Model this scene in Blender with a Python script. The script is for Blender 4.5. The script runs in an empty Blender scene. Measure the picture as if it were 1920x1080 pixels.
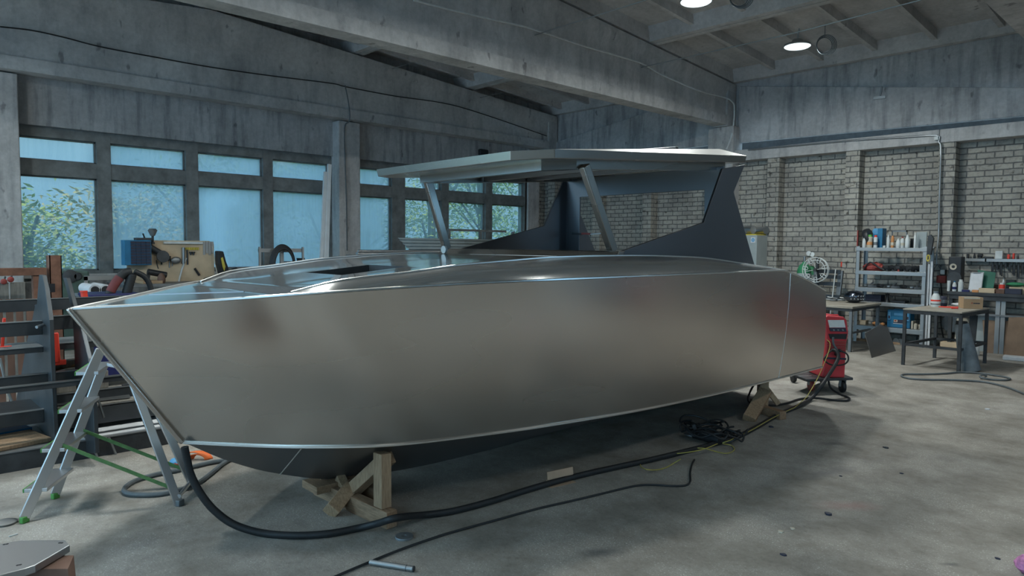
import bpy, math, random
from mathutils import Vector, Matrix
random.seed(7)
SC = bpy.context.scene
COL = SC.collection
V = Vector
# ------------------------------------------------------------------ camera model (also used to measure places)
FL, PITCH, YAW, ROLL, HC = 1303.67, .060277, -.81541, .0085714, 1.65
_d = V((math.sin(YAW)*math.cos(PITCH), math.cos(YAW)*math.cos(PITCH), -math.sin(PITCH)))
_r = _d.cross(V((0, 0, 1))).normalized(); _u = _r.cross(_d)
CR, CU = _r*math.cos(ROLL)+_u*math.sin(ROLL), -_r*math.sin(ROLL)+_u*math.cos(ROLL)
CAMP = V((0, 0, HC))
def ray(x, y): return _d + CR*((x-960)/FL) - CU*((y-540)/FL)
def F(x, y, z=0.):          # pixel -> point at height z
    q = ray(x, y); return CAMP + q*((z-HC)/q.z)
def PX(x, y, a):            # pixel -> point on plane X=a
    q = ray(x, y); return CAMP + q*(a/q.x)
def PY(x, y, b):            # pixel -> point on plane Y=b
    q = ray(x, y); return CAMP + q*(b/q.y)
def DP(x, y, P):            # pixel -> point at the same distance as P
    q = ray(x, y); return CAMP + q*((V(P)-CAMP).dot(_d))
def RP(x, y, P, n):         # pixel -> point on the plane through P with normal n
    q = ray(x, y); return CAMP + q*((V(P)-CAMP).dot(n)/q.dot(n))
cd = bpy.data.cameras.new('camera'); cam = bpy.data.objects.new('camera', cd); COL.objects.link(cam)
M = Matrix((CR, CU, -_d)).transposed().to_4x4(); M.translation = CAMP
cam.matrix_world = M
cd.sensor_width = 36; cd.lens = FL*36/1920; cd.clip_start = .05; cd.clip_end = 300
SC.camera = cam

# ------------------------------------------------------------------ materials
MATS = {}
def nodes(name):
    m = bpy.data.materials.new(name); m.use_nodes = True
    nt = m.node_tree; b = nt.nodes['Principled BSDF']
    return m, nt, b
def N(nt, t, **kw):
    n = nt.nodes.new(t)
    for k, v in kw.items():
        if k.startswith('i_'): n.inputs[k[2:].replace('_', ' ')].default_value = v
        else: setattr(n, k, v)
    return n
def ramp(nt, fac, stops):
    r = N(nt, 'ShaderNodeValToRGB'); e = r.color_ramp.elements
    while len(e) < len(stops): e.new(.5)
    for el, (p, c) in zip(e, stops): el.position = p; el.color = (*c, 1) if len(c) == 3 else c
    nt.links.new(fac, r.inputs['Fac']); return r.outputs['Color']
def coords(nt, scale=(1, 1, 1), rot=(0, 0, 0)):
    # world-space metres so that neighbouring objects do not repeat one pattern
    g = N(nt, 'ShaderNodeNewGeometry'); mp = N(nt, 'ShaderNodeMapping')
    mp.inputs['Scale'].default_value = scale; mp.inputs['Rotation'].default_value = rot
    nt.links.new(g.outputs['Position'], mp.inputs['Vector']); return mp.outputs['Vector']
def noise(nt, vec, scale=5, detail=5, rough=.6, out='Fac'):
    n = N(nt, 'ShaderNodeTexNoise'); n.inputs['Scale'].default_value = scale
    n.inputs['Detail'].default_value = detail; n.inputs['Roughness'].default_value = rough
    nt.links.new(vec, n.inputs['Vector']); return n.outputs[out]
def mix(nt, a, b, fac, mode='MIX'):
    m = N(nt, 'ShaderNodeMix', data_type='RGBA', blend_type=mode)
    for s, v in ((m.inputs[0], fac), (m.inputs[6], a), (m.inputs[7], b)):
        if isinstance(v, bpy.types.NodeSocket): nt.links.new(v, s)
        elif isinstance(v, (int, float)): s.default_value = v
        else: s.default_value = (*v, 1)
    return m.outputs[2]
def bump(nt, b, h, strength=.3, dist=.01):
    n = N(nt, 'ShaderNodeBump'); n.inputs['Strength'].default_value = strength; n.inputs['Distance'].default_value = dist
    nt.links.new(h, n.inputs['Height']); nt.links.new(n.outputs['Normal'], b.inputs['Normal'])
def mat(name, col, rough=.6, metal=0., var=.25, scale=8., bmp=.0, stretch=(1, 1, 1), spec=.4):
    """plain material with procedural grime"""
    if name in MATS: return MATS[name]
    m, nt, b = nodes(name)
    v = coords(nt, stretch); n1 = noise(nt, v, scale)
    dark = tuple(c*(1-var) for c in col); lite = tuple(min(1, c*(1+var*.5)) for c in col)
    nt.links.new(ramp(nt, n1, [(.3, dark), (.7, lite)]), b.inputs['Base Color'])
    b.inputs['Roughness'].default_value = rough; b.inputs['Metallic'].default_value = metal
    b.inputs['Specular IOR Level'].default_value = spec
    if bmp: bump(nt, b, n1, bmp)
    MATS[name] = m; return m
def alu(name, col=(.58, .575, .56), rough=.3, var=.1, stretch=(1, 1, 1), scale=4, bmp=.02, smear=.12, metal=1.):
    if name in MATS: return MATS[name]
    m, nt, b = nodes(name)
    big = noise(nt, coords(nt, (.6, .6, 1.4)), 1.4, 0, .5)
    gr = noise(nt, coords(nt, stretch), scale*30, 2, .5)
    blot = noise(nt, coords(nt, (.5, .5, 2.2)), 1.6, 0, .5)
    nt.links.new(ramp(nt, big, [(.3, tuple(c*(1-var) for c in col)), (.7, tuple(min(1, c*(1+var*.5)) for c in col))]), b.inputs['Base Color'])
    ma = N(nt, 'ShaderNodeMapRange'); ma.inputs['From Min'].default_value = .3; ma.inputs['From Max'].default_value = .7
    ma.inputs['To Min'].default_value = rough-smear*.5; ma.inputs['To Max'].default_value = rough+smear*.5
    nt.links.new(blot, ma.inputs['Value']); nt.links.new(ma.outputs[0], b.inputs['Roughness'])
    b.inputs['Metallic'].default_value = metal
    if bmp: bump(nt, b, gr, bmp, .002)
    MATS[name] = m; return m
def emit(name, col, s):
    if name in MATS: return MATS[name]
    m, nt, b = nodes(name)
    b.inputs['Base Color'].default_value = (*col, 1); b.inputs['Emission Color'].default_value = (*col, 1); b.inputs['Emission Strength'].default_value = s
    MATS[name] = m; return m
def concrete(name, col, streak=.5, rough=.85, blot=.35, vaxis=(3, 3, .35)):
    """weathered concrete: blotches plus vertical water streaks"""
    m, nt, b = nodes(name)
    v = coords(nt); n1 = noise(nt, v, 1.1, 8, .62); n2 = noise(nt, v, 14, 6, .7)
    st = noise(nt, coords(nt, vaxis), 2.2, 5, .6); spots = noise(nt, coords(nt, (1, 1, .5)), 5.5, 3, .5)
    base = ramp(nt, n1, [(.25, tuple(c*(1-blot) for c in col)), (.75, tuple(c*(1+blot*.45) for c in col))])
    c2 = mix(nt, base, ramp(nt, n2, [(.3, (.6, .6, .6)), (.65, (1, 1, 1))]), .5, 'MULTIPLY')
    c3 = mix(nt, c2, ramp(nt, st, [(.33, (.34, .36, .38)), (.52, (1, 1, 1))]), streak, 'MULTIPLY')
    c4 = mix(nt, c3, ramp(nt, spots, [(.27, (.25, .25, .26)), (.33, (1, 1, 1))]), .6, 'MULTIPLY')
    nt.links.new(c4, b.inputs['Base Color']); b.inputs['Roughness'].default_value = rough
    b.inputs['Specular IOR Level'].default_value = .25
    bump(nt, b, n2, .25, .01); MATS[name] = m; return m
def floor_mat():
    m, nt, b = nodes('concrete_floor')
    v = coords(nt); big = noise(nt, v, .45, 6, .6); mid = noise(nt, v, 2.2, 7, .68); fine = noise(nt, v, 30, 4, .75)
    pat = noise(nt, coords(nt, (1, .45, 1), (0, 0, .6)), 1.3, 4, .55)
    c = ramp(nt, big, [(.3, (.265, .245, .215)), (.5, (.35, .328, .292)), (.72, (.43, .41, .38))])
    c = mix(nt, c, ramp(nt, mid, [(.3, (.48, .465, .44)), (.6, (1, 1, 1))]), .85, 'MULTIPLY')
    c = mix(nt, c, ramp(nt, pat, [(.28, (.42, .43, .45)), (.42, (1, 1, 1))]), .55, 'MULTIPLY')
    sp = noise(nt, v, 95, 2, .6)
    c = mix(nt, c, ramp(nt, sp, [(.58, (0, 0, 0)), (.70, (.40, .41, .41))]), ramp(nt, mid, [(.42, (0, 0, 0)), (.62, (.85, .85, .85))]), 'ADD')
    c = mix(nt, c, ramp(nt, fine, [(.28, (.62, .62, .62)), (.5, (1, 1, 1))]), .55, 'MULTIPLY')
    # worn stains: a faded red paint patch and a few oil marks
    def blob(px, py, rx, ry, rot, colr, amt, prev):
        p = F(px, py); g = N(nt, 'ShaderNodeNewGeometry'); mp = N(nt, 'ShaderNodeMapping', vector_type='TEXTURE')
        mp.inputs['Location'].default_value = (p.x, p.y, 0); mp.inputs['Rotation'].default_value = (0, 0, rot); mp.inputs['Scale'].default_value = (rx, ry, 1)
        nt.links.new(g.outputs['Position'], mp.inputs['Vector'])
        ln = N(nt, 'ShaderNodeVectorMath', operation='LENGTH'); nt.links.new(mp.outputs[0], ln.inputs[0])
        ad = N(nt, 'ShaderNodeMath', operation='MULTIPLY_ADD'); nt.links.new(mid, ad.inputs[0]); ad.inputs[1].default_value = .9; nt.links.new(ln.outputs['Value'], ad.inputs[2])
        f = ramp(nt, ad.outputs[0], [(.55, (amt,)*3), (1.0, (0, 0, 0))])
        return mix(nt, prev, colr, f)
    c = blob(1590, 948, .42, .2, .83, (.36, .22, .2), .6, c)
    c = blob(1130, 1035, .3, .14, .9, (.10, .10, .10), .75, c)
    c = blob(1560, 832, .33, .1, .8, (.12, .12, .12), .6, c)
    c = blob(1560, 885, .7, .16, 1.3, (.16, .16, .17), .5, c)
    c = blob(1780, 1058, .13, .05, .8, (.1, .1, .1), .7, c)
    c = blob(640, 900, .9, .5, .3, (.44, .45, .45), .6, c)
    nt.links.new(c, b.inputs['Base Color']); b.inputs['Roughness'].default_value = .72; b.inputs['Specular IOR Level'].default_value = .3
    bump(nt, b, fine, .35, .01); MATS['floor'] = m; return m
def brick_mat():
    m, nt, b = nodes('silicate_brick')
    g = N(nt, 'ShaderNodeNewGeometry'); sp = N(nt, 'ShaderNodeSeparateXYZ'); nt.links.new(g.outputs['Position'], sp.inputs[0])
    # run the courses along X on faces looking at Y and along Y on the pilaster returns
    nn = N(nt, 'ShaderNodeSeparateXYZ'); nt.links.new(g.outputs['True Normal'], nn.inputs[0])
    ab = N(nt, 'ShaderNodeMath', operation='ABSOLUTE'); nt.links.new(nn.outputs['X'], ab.inputs[0])
    gt = N(nt, 'ShaderNodeMath', operation='GREATER_THAN'); nt.links.new(ab.outputs[0], gt.inputs[0]); gt.inputs[1].default_value = .7
    mx = N(nt, 'ShaderNodeMix', data_type='FLOAT'); nt.links.new(gt.outputs[0], mx.inputs[0]); nt.links.new(sp.outputs['X'], mx.inputs[2]); nt.links.new(sp.outputs['Y'], mx.inputs[3])
    cb = N(nt, 'ShaderNodeCombineXYZ'); nt.links.new(mx.outputs[0], cb.inputs['X']); nt.links.new(sp.outputs['Z'], cb.inputs['Y'])
    wob = noise(nt, coords(nt), 6, 3, .6, 'Color')
    va = N(nt, 'ShaderNodeVectorMath', operation='MULTIPLY_ADD'); nt.links.new(wob, va.inputs[0]); va.inputs[1].default_value = (.022, .022, 0); nt.links.new(cb.outputs[0], va.inputs[2])
    bt = N(nt, 'ShaderNodeTexBrick', offset=.5, squash=1)
    for k, val in (('Scale', 1), ('Mortar Size', .011), ('Mortar Smooth', .25), ('Bias', 0), ('Brick Width', .262), ('Row Height', .1)): bt.inputs[k].default_value = val
    bt.inputs['Color1'].default_value = (.45, .43, .385, 1); bt.inputs['Color2'].default_value = (.37, .355, .325, 1); bt.inputs['Mortar'].default_value = (.17, .17, .17, 1)
    nt.links.new(va.outputs[0], bt.inputs['Vector'])
    n1 = noise(nt, coords(nt), 1.2, 7, .65); n2 = noise(nt, coords(nt), 18, 6, .7)
    c = mix(nt, bt.outputs['Color'], ramp(nt, n1, [(.3, (.5, .5, .5)), (.6, (1.05, 1.04, 1.0))]), .8, 'MULTIPLY')
    c = mix(nt, c, ramp(nt, n2, [(.3, (.55, .55, .55)), (.55, (1, 1, 1))]), .6, 'MULTIPLY')
    chip = noise(nt, coords(nt), 9, 3, .5)
    c = mix(nt, c, ramp(nt, chip, [(.28, (.3, .29, .28)), (.36, (1, 1, 1))]), .8, 'MULTIPLY')
    nt.links.new(c, b.inputs['Base Color']); b.inputs['Roughness'].default_value = .9; b.inputs['Specular IOR Level'].default_value = .2
    inv = N(nt, 'ShaderNodeMath', operation='MULTIPLY_ADD'); nt.links.new(bt.outputs['Fac'], inv.inputs[0]); inv.inputs[1].default_value = -1.; nt.links.new(n2, inv.inputs[2])
    bump(nt, b, inv.outputs[0], .8, .012); MATS['brick'] = m; return m
def glass_mat():
    """dusty window panes: partly see-through, partly a pale film of dirt that scatters the daylight"""
    m, nt, b = nodes('dusty_glass'); nt.nodes.remove(b); out = nt.nodes['Material Output']
    tr = N(nt, 'ShaderNodeBsdfTransparent'); tr.inputs[0].default_value = (.205, .205, .19, 1)
    tl = N(nt, 'ShaderNodeBsdfTranslucent'); tl.inputs[0].default_value = (.15, .205, .25, 1)
    gl = N(nt, 'ShaderNodeBsdfGlossy'); gl.inputs['Roughness'].default_value = .08; gl.inputs[0].default_value = (.8, .9, .95, 1)
    st = noise(nt, coords(nt, (1, 7, .5)), 3, 6, .6); bl = noise(nt, coords(nt, (1, 1, 1)), 1.1, 3, .5)
    ad = N(nt, 'ShaderNodeMath', operation='ADD'); nt.links.new(st, ad.inputs[0]); nt.links.new(bl, ad.inputs[1])
    # the panes near the first column are cleaner; the middle ones carry most dust
    g = N(nt, 'ShaderNodeNewGeometry'); sp = N(nt, 'ShaderNodeSeparateXYZ'); nt.links.new(g.outputs['Position'], sp.inputs[0])
    yr = ramp(nt, N_map(nt, sp.outputs['Y'], 1.5, 13.5), [(0, (.0,)*3), (.11, (.08,)*3), (.14, (.5,)*3), (.36, (.62,)*3), (.6, (.62,)*3), (.632, (.12,)*3), (1, (.10,)*3)])
    f = N(nt, 'ShaderNodeMath', operation='MULTIPLY_ADD', use_clamp=True); nt.links.new(ad.outputs[0], f.inputs[0]); f.inputs[1].default_value = .45
    f2 = N(nt, 'ShaderNodeMath', operation='ADD'); nt.links.new(yr, f2.inputs[0]); f2.inputs[1].default_value = -.14; nt.links.new(f2.outputs[0], f.inputs[2])
    m1 = N(nt, 'ShaderNodeMixShader'); nt.links.new(f.outputs[0], m1.inputs[0]); nt.links.new(tr.outputs[0], m1.inputs[1]); nt.links.new(tl.outputs[0], m1.inputs[2])
    m2 = N(nt, 'ShaderNodeMixShader'); m2.inputs[0].default_value = .04; nt.links.new(m1.outputs[0], m2.inputs[1]); nt.links.new(gl.outputs[0], m2.inputs[2])
    nt.links.new(m2.outputs[0], out.inputs['Surface']); MATS['glass'] = m; return m
def N_map(nt, sock, a, b_):
    mr = N(nt, 'ShaderNodeMapRange'); mr.inputs['From Min'].default_value = a; mr.inputs['From Max'].default_value = b_
    nt.links.new(sock, mr.inputs['Value']); return mr.outputs[0]
def wood(name, col, axis=(1, 1, 8)):
    if name in MATS: return MATS[name]
    m, nt, b = nodes(name)
    n = noise(nt, coords(nt, axis), 9, 5, .6); k = noise(nt, coords(nt), 4, 4, .6)
    c = ramp(nt, n, [(.3, tuple(x*.6 for x in col)), (.65, col)])
    c = mix(nt, c, ramp(nt, k, [(.3, (.65, .62, .6)), (.6, (1, 1, 1))]), .7, 'MULTIPLY')
    nt.links.new(c, b.inputs['Base Color']); b.inputs['Roughness'].default_value = .7; b.inputs['Specular IOR Level'].default_value = .25
    bump(nt, b, n, .2, .004); MATS[name] = m; return m

# ------------------------------------------------------------------ mesh builder
ORG = {}
class MB:
    def __init__(s): s.v = []; s.f = []
    def add(s, vs, fs):
        o = len(s.v); s.v += [V(p) for p in vs]; s.f += [tuple(i+o for i in f) for f in fs]; return s
    def box(s, x0, x1, y0, y1, z0, z1):
        return s.add([(x0, y0, z0), (x1, y0, z0), (x1, y1, z0), (x0, y1, z0), (x0, y0, z1), (x1, y0, z1), (x1, y1, z1), (x0, y1, z1)],
                     [(0, 3, 2, 1), (4, 5, 6, 7), (0, 1, 5, 4), (1, 2, 6, 5), (2, 3, 7, 6), (3, 0, 4, 7)])
    def obox(s, c, sx, sy, sz, R):        # oriented box, R = 3x3 or z-angle
        if isinstance(R, (int, float)): R = Matrix.Rotation(R, 3, 'Z')
        P = [V(c)+R @ V((a*sx/2, b*sy/2, d*sz/2)) for d in (-1, 1) for (a, b) in ((-1, -1), (1, -1), (1, 1), (-1, 1))]
        return s.add(P, [(0, 3, 2, 1), (4, 5, 6, 7), (0, 1, 5, 4), (1, 2, 6, 5), (2, 3, 7, 6), (3, 0, 4, 7)])
    def bar(s, p, q, w, h, up=(0, 0, 1)):  # square bar from p to q; w across, h along up
        p, q = V(p), V(q); d = (q-p).normalized(); up = V(up)
        if abs(d.dot(up)) > .98: up = V((0, 1, 0)) if abs(d.y) < .9 else V((1, 0, 0))
        a = d.cross(up).normalized()*(w/2); b = a.cross(d).normalized()*(h/2)
        P = [p-a-b, p+a-b, p+a+b, p-a+b, q-a-b, q+a-b, q+a+b, q-a+b]
        return s.add(P, [(0, 1, 2, 3), (7, 6, 5, 4), (0, 4, 5, 1), (1, 5, 6, 2), (2, 6, 7, 3), (3, 7, 4, 0)])
    def tube(s, pts, r, n=8, closed=False):
        pts = [V(p) for p in pts]; m = len(pts); rs = r if isinstance(r, (list, tuple)) else [r]*m
        rings = []; ref = V((0, 0, 1))
        for i, p in enumerate(pts):
            a = pts[(i-1) % m] if (i or closed) else p; b = pts[(i+1) % m] if (i < m-1 or closed) else p
            t = (b-a).normalized() if (b-a).length > 1e-9 else V((0, 0, 1))
            x = ref-t*ref.dot(t)
            if x.length < .05: x = V((1, 0, 0))-t*t.x
            if x.length < .05: x = V((0, 1, 0))-t*t.y
            x.normalize(); y = t.cross(x); ref = x
            rings.append([p+x*(rs[i]*math.cos(k*2*math.pi/n))+y*(rs[i]*math.sin(k*2*math.pi/n)) for k in range(n)])
        vs = [q for R in rings for q in R]; fs = []
        for i in range(m if closed else m-1):
            j = (i+1) % m
            fs += [(i*n+k, i*n+(k+1) % n, j*n+(k+1) % n, j*n+k) for k in range(n)]
        if not closed: fs += [tuple(range(n-1, -1, -1)), tuple((m-1)*n+k for k in range(n))]
        return s.add(vs, fs)
    def lathe(s, prof, c, n=20, R=None):   # prof = [(r, z)...]
        c = V(c); R = R or Matrix.Identity(3)
        vs = [c+R @ V((r*math.cos(k*2*math.pi/n), r*math.sin(k*2*math.pi/n), z)) for r, z in prof for k in range(n)]
        fs = [(i*n+k, i*n+(k+1) % n, (i+1)*n+(k+1) % n, (i+1)*n+k) for i in range(len(prof)-1) for k in range(n)]
        fs += [tuple(range(n-1, -1, -1)), tuple((len(prof)-1)*n+k for k in range(n))]
        return s.add(vs, fs)
    def prism(s, poly, vec):
        vec = V(vec); n = len(poly); P = [V(p) for p in poly]
        return s.add(P+[p+vec for p in P], [tuple(range(n-1, -1, -1)), tuple(range(n, 2*n))]+[(i, (i+1) % n, n+(i+1) % n, n+i) for i in range(n)])
    def grid(s, rows, skip=()):
        n = len(rows[0]); fs = [(i*n+j, i*n+j+1, (i+1)*n+j+1, (i+1)*n+j) for i in range(len(rows)-1) for j in range(n-1) if (i, j) not in skip]
        return s.add([p for r in rows for p in r], fs)
    def ball(s, c, r, sc=(1, 1, 1), n=14, m=9, jit=0):
        vs = []; fs = []
        for i in range(m+1):
            t = math.pi*i/m
            for k in range(n):
                a = k*2*math.pi/n; j = 1+random.uniform(-jit, jit)
                vs.append(V(c)+V((r*sc[0]*math.sin(t)*math.cos(a), r*sc[1]*math.sin(t)*math.sin(a), r*sc[2]*math.cos(t)))*j)
        for i in range(m): fs += [(i*n+k, (i+1)*n+k, (i+1)*n+(k+1) % n, i*n+(k+1) % n) for k in range(n)]
        return s.add(vs, fs)
    def build(s, name, material, parent=None, bevel=0, smooth=40, fix=True, label=None, solid=0):
        if parent is not None: o = ORG[parent.name]
        else:
            lo = [min(p[i] for p in s.v) for i in range(3)]; hi = [max(p[i] for p in s.v) for i in range(3)]
            o = V(((lo[0]+hi[0])/2, (lo[1]+hi[1])/2, lo[2]))
        me = bpy.data.meshes.new(name); me.from_pydata([p-o for p in s.v], [], s.f)
        if fix:
            import bmesh
            bm = bmesh.new(); bm.from_mesh(me); bmesh.ops.remove_doubles(bm, verts=bm.verts, dist=1e-6)
            bmesh.ops.recalc_face_normals(bm, faces=bm.faces); bm.to_mesh(me); bm.free()
        if isinstance(material, str): material = MATS[material]
        me.materials.append(material)
        if smooth:
            me.polygons.foreach_set('use_smooth', [True]*len(me.polygons)); me.set_sharp_from_angle(angle=math.radians(smooth))
        ob = bpy.data.objects.new(name, me); COL.objects.link(ob)
        if parent is not None: ob.parent = parent
        else: ob.location = o
        if label: ob['label'] = label
        if solid:
            sm = ob.modifiers.new('thick', 'SOLIDIFY'); sm.thickness = solid; sm.offset = 0
        if bevel:
            bv = ob.modifiers.new('edge', 'BEVEL'); bv.width = bevel; bv.segments = 2; bv.limit_method = 'ANGLE'
        ORG[ob.name] = o; return ob
def thing(name, label, cat, loc, group=None):
    o = bpy.data.objects.new(name, None); COL.objects.link(o); o.location = V(loc); o.empty_display_size = .1
    ORG[o.name] = V(loc); tag(o, label, cat, group); return o
def tag(o, label, cat, group=None, kind=None):
    o['label'] = label; o['category'] = cat
    if group: o['group'] = group
    if kind: o['kind'] = kind
    return o
def struct(o): o['kind'] = 'structure'; return o
def smooth_path(pts, k=6, closed=False):
    P = [V(p) for p in pts]; n = len(P); out = []
    rng = n if closed else n-1
    for i in range(rng):
        p0 = P[(i-1) % n] if (i or closed) else P[0]; p1 = P[i]; p2 = P[(i+1) % n]; p3 = P[(i+2) % n] if (i+2 < n or closed) else P[-1]
        for j in range(k):
            t = j/k
            out.append(.5*((2*p1)+(p2-p0)*t+(2*p0-5*p1+4*p2-p3)*t*t+(3*p1-p0-3*p2+p3)*t**3))
    if not closed: out.append(P[-1])
    return out
def pchip(xs, ys):
    n = len(xs); h = [xs[i+1]-xs[i] for i in range(n-1)]; dl = [(ys[i+1]-ys[i])/h[i] for i in range(n-1)]
    m = [dl[0]]+[0 if dl[i-1]*dl[i] <= 0 else 3*(h[i-1]+h[i])/((2*h[i]+h[i-1])/dl[i-1]+(h[i]+2*h[i-1])/dl[i]) for i in range(1, n-1)]+[dl[-1]]
    def f(x):
        if x <= xs[0]: return ys[0]
        if x >= xs[-1]: return ys[-1]
        i = max(k for k in range(n-1) if xs[k] <= x); t = (x-xs[i])/h[i]
        return (2*t**3-3*t*t+1)*ys[i]+(t**3-2*t*t+t)*h[i]*m[i]+(-2*t**3+3*t*t)*ys[i+1]+(t**3-t*t)*h[i]*m[i+1]
    return f

# material library
floor_mat(); brick_mat(); glass_mat()
concrete('concrete_wall', (.52, .52, .52), .6)
concrete('concrete_beam', (.55, .55, .545), .35, vaxis=(2, 2, .5))
concrete('concrete_slab', (.60, .59, .58), .25, vaxis=(1, .3, 1))
concrete('concrete_col', (.54, .53, .52), .4)
alu('hull_aluminium', (.70, .655, .61), .26, .13, (8, 1, 8), 4, 0, .06)
alu('deck_aluminium', (.93, .94, .94), .09, .04, (1, 6, 1), 4, 0, .04, .92)
alu('bulwark_aluminium', (.56, .56, .55), .19, .06, (1, 6, 1), 4, 0, .05, .85)
alu('roof_aluminium', (.34, .33, .31), .27, .1, (6, 1, 6), 4, 0, .04)
alu('roof_top', (.38, .38, .37), .42, .1, (6, 1, 6), 4, 0, .06)
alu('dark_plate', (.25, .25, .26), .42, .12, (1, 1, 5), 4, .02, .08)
alu('fin_plate', (.15, .155, .165), .46, .12, (1, 1, 5), 4, .02, .06)
alu('ladder_aluminium', (.62, .63, .64), .36, .12)
alu('weld_bead', (.78, .78, .76), .35, .2, scale=12)
alu('galvanised', (.33, .345, .35), .5, .15)
mat('frame_paint', (.17, .185, .185), .6, var=.4, scale=5)
mat('dark_steel', (.055, .06, .065), .55, .3, .4, 6)
mat('grey_steel', (.20, .215, .225), .5, .5, .3, 5)
mat('rack_plate', (.07, .078, .085), .45, .6, .35, 3)
mat('rust', (.20, .095, .06), .8, 0, .5, 7, .15)
mat('brown_steel', (.16, .09, .065), .75, 0, .4, 4)
mat('lit_profile', (.70, .74, .76), .45, 0, .1, 6)  # pale copy of the aluminium, brightness of lit profiles put into the colour
mat('dark_wall', (.07, .075, .08), .9, 0, .3, 2)
mat('black_rubber', (.018, .02, .022), .55, 0, .3, 10)
mat('grey_rubber', (.12, .14, .15), .5, 0, .3, 8)
mat('black_plastic', (.02, .022, .025), .45, 0, .3, 10)
mat('red_paint', (.50, .045, .055), .4, 0, .15, 5)
mat('red_bright', (.75, .06, .035), .45, 0, .15, 5)
mat('hose_red', (.16, .04, .04), .7, 0, .3, 9)
mat('red_dull', (.33, .06, .05), .6, 0, .3, 9)
mat('orange_strap', (.80, .16, .035), .6, 0, .2, 9)
mat('yellow_cable', (.45, .38, .10), .6, 0, .2, 9)
mat('yellow', (.62, .50, .08), .55, 0, .2, 9)
mat('green_plastic', (.10, .42, .07), .5, 0, .2, 9)
mat('green_foot', (.08, .28, .06), .5, 0, .2, 9)
mat('green_strap', (.12, .24, .085), .8, 0, .3, 20)
mat('green_paint', (.04, .24, .11), .5, 0, .3, 6)
mat('machine_green', (.075, .12, .10), .55, 0, .3, 4)
mat('green_board', (.02, .13, .085), .6, 0, .2, 4)
mat('blue_plastic', (.02, .16, .31), .45, 0, .2, 6)
mat('blue_light', (.10, .32, .55), .45, 0, .2, 6)
mat('navy', (.015, .02, .10), .5, 0, .3, 6)
mat('white_plastic', (.62, .65, .64), .5, 0, .15, 8)
mat('white_paper', (.62, .64, .66), .85, 0, .1, 14)
mat('cream', (.55, .50, .40), .7, 0, .2, 9)
mat('cardboard', (.40, .27, .16), .85, 0, .2, 6)
mat('cardboard_brown', (.24, .165, .115), .85, 0, .25, 4)
mat('plywood', (.60, .47, .32), .75, 0, .2, 4)
mat('grey_cabinet', (.33, .37, .37), .5, 0, .12, 4)
mat('grey_felt', (.15, .18, .20), .95, 0, .25, 12)
mat('orange_plastic', (.62, .27, .10), .5, 0, .2, 6)
mat('pink_cloth', (.55, .22, .42), .9, 0, .5, 40)
mat('label_dark', (.03, .035, .06), .6, 0, .2, 20)
wood('timber', (.45, .30, .185), (9, 9, 1.2)); wood('timber_beam', (.37, .24, .15), (1.2, 9, 9))
wood('old_boards', (.30, .29, .26), (5, 5, .6)); wood('table_wood', (.42, .39, .33), (1, 6, 6))
# ------------------------------------------------------------------ the hall
XW, YB = -13.5, 13.9                       # window wall, brick wall
YR = 4.8                                   # ridge of the roof
def ZT(y): return 5.17+(13.9-y)/13. if y > YR else 5.17+(y+4.3)/13.   # top of the beams / foot of the slabs
struct(MB().box(-13.9, 15, -12, 14.3, -.25, 0).build('floor', 'floor', smooth=0))

# window wall: plinth, lintel panel, end columns
w = MB(); w.box(XW-.3, XW, -6, YB+.3, 0, 1.06); struct(w.build('wall_left', 'concrete_wall', smooth=0))
w = MB()
for y0, y1 in ((-6, 1.5), (1.5, 7.66), (7.66, YB+.3)): w.box(XW-.3, XW+.04, y0+.006, y1-.006, 3.52, 6.3)
struct(w.build('wall_left_lintel', 'concrete_wall', smooth=0, bevel=.006))
w = MB(); w.box(XW-.35, XW+.12, -6, YB, 1.06, 1.12); struct(w.build('window_sill', 'concrete_col', smooth=0, bevel=.01))
def column(y0, y1, x1, z1=4.3):
    struct(MB().box(XW-.3, x1, y0, y1, 0, z1).build('column', 'concrete_col', smooth=0, bevel=.015))
column(1.36, 1.90, XW+.3, 4.24); column(7.42, 7.93, XW+.3, 4.24)
column(13.2, 13.62, XW+.1, 4.24)
def window(name, y0, y1, edges):
    """frame grid with two rows of panes; edges = pane borders along the wall"""
    fr = MB(); gl = MB(); x0, x1 = XW-.2, XW-.02; zb, z1, z2, z3, zt = 1.12, 1.175, 2.73, 2.98, 3.35
    fr.box(x0, x1, y0, y1, zt+.0, 3.52); fr.box(x0, x1, y0, y1, z2, z3); fr.box(x0, x1, y0, y1, zb, z1)
    p = y0
    for a, b in edges+[(y1, y1)]:
        if a > p+.01: fr.box(x0, x1+.01, p, a, zb, 3.5)
        p = b
    for a, b in edges:                       # thin inner sash and the glass
        for c, d in ((z1, z2), (z3, zt)):
            t = .022
            for q in ((a, a+t, c, d), (b-t, b, c, d), (a, b, c, c+t), (a, b, d-t, d)): fr.box(x0+.04, x1-.07, q[0], q[1], q[2], q[3])
            gl.add([(x0+.08, a, c), (x0+.08, b, c), (x0+.08, b, d), (x0+.08, a, d)], [(0, 1, 2, 3)])
    o = struct(fr.build(name, 'frame_paint', smooth=0)); gl.build('pane', 'glass', o, smooth=0, fix=False); return o
window('window_1', 1.90, 7.42, [(1.93, 3.02), (3.23, 4.46), (4.68, 5.92), (6.12, 7.36)])
window('window_2', 7.93, 13.2, [(7.99, 8.94), (9.30, 10.36), (10.58, 11.78), (12.0, 13.16)])
window('window_3', -4.6, 1.36, [(-4.55, -3.4), (-3.2, -2.0), (-1.8, -.6), (-.4, .5), (.6, 1.33)])
# the far pier of pale blocks right of the last window
struct(MB().box(XW-.3, XW+.03, 13.2, YB, 1.1, 3.52).build('wall_left_pier', 'brick', smooth=0))

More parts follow.
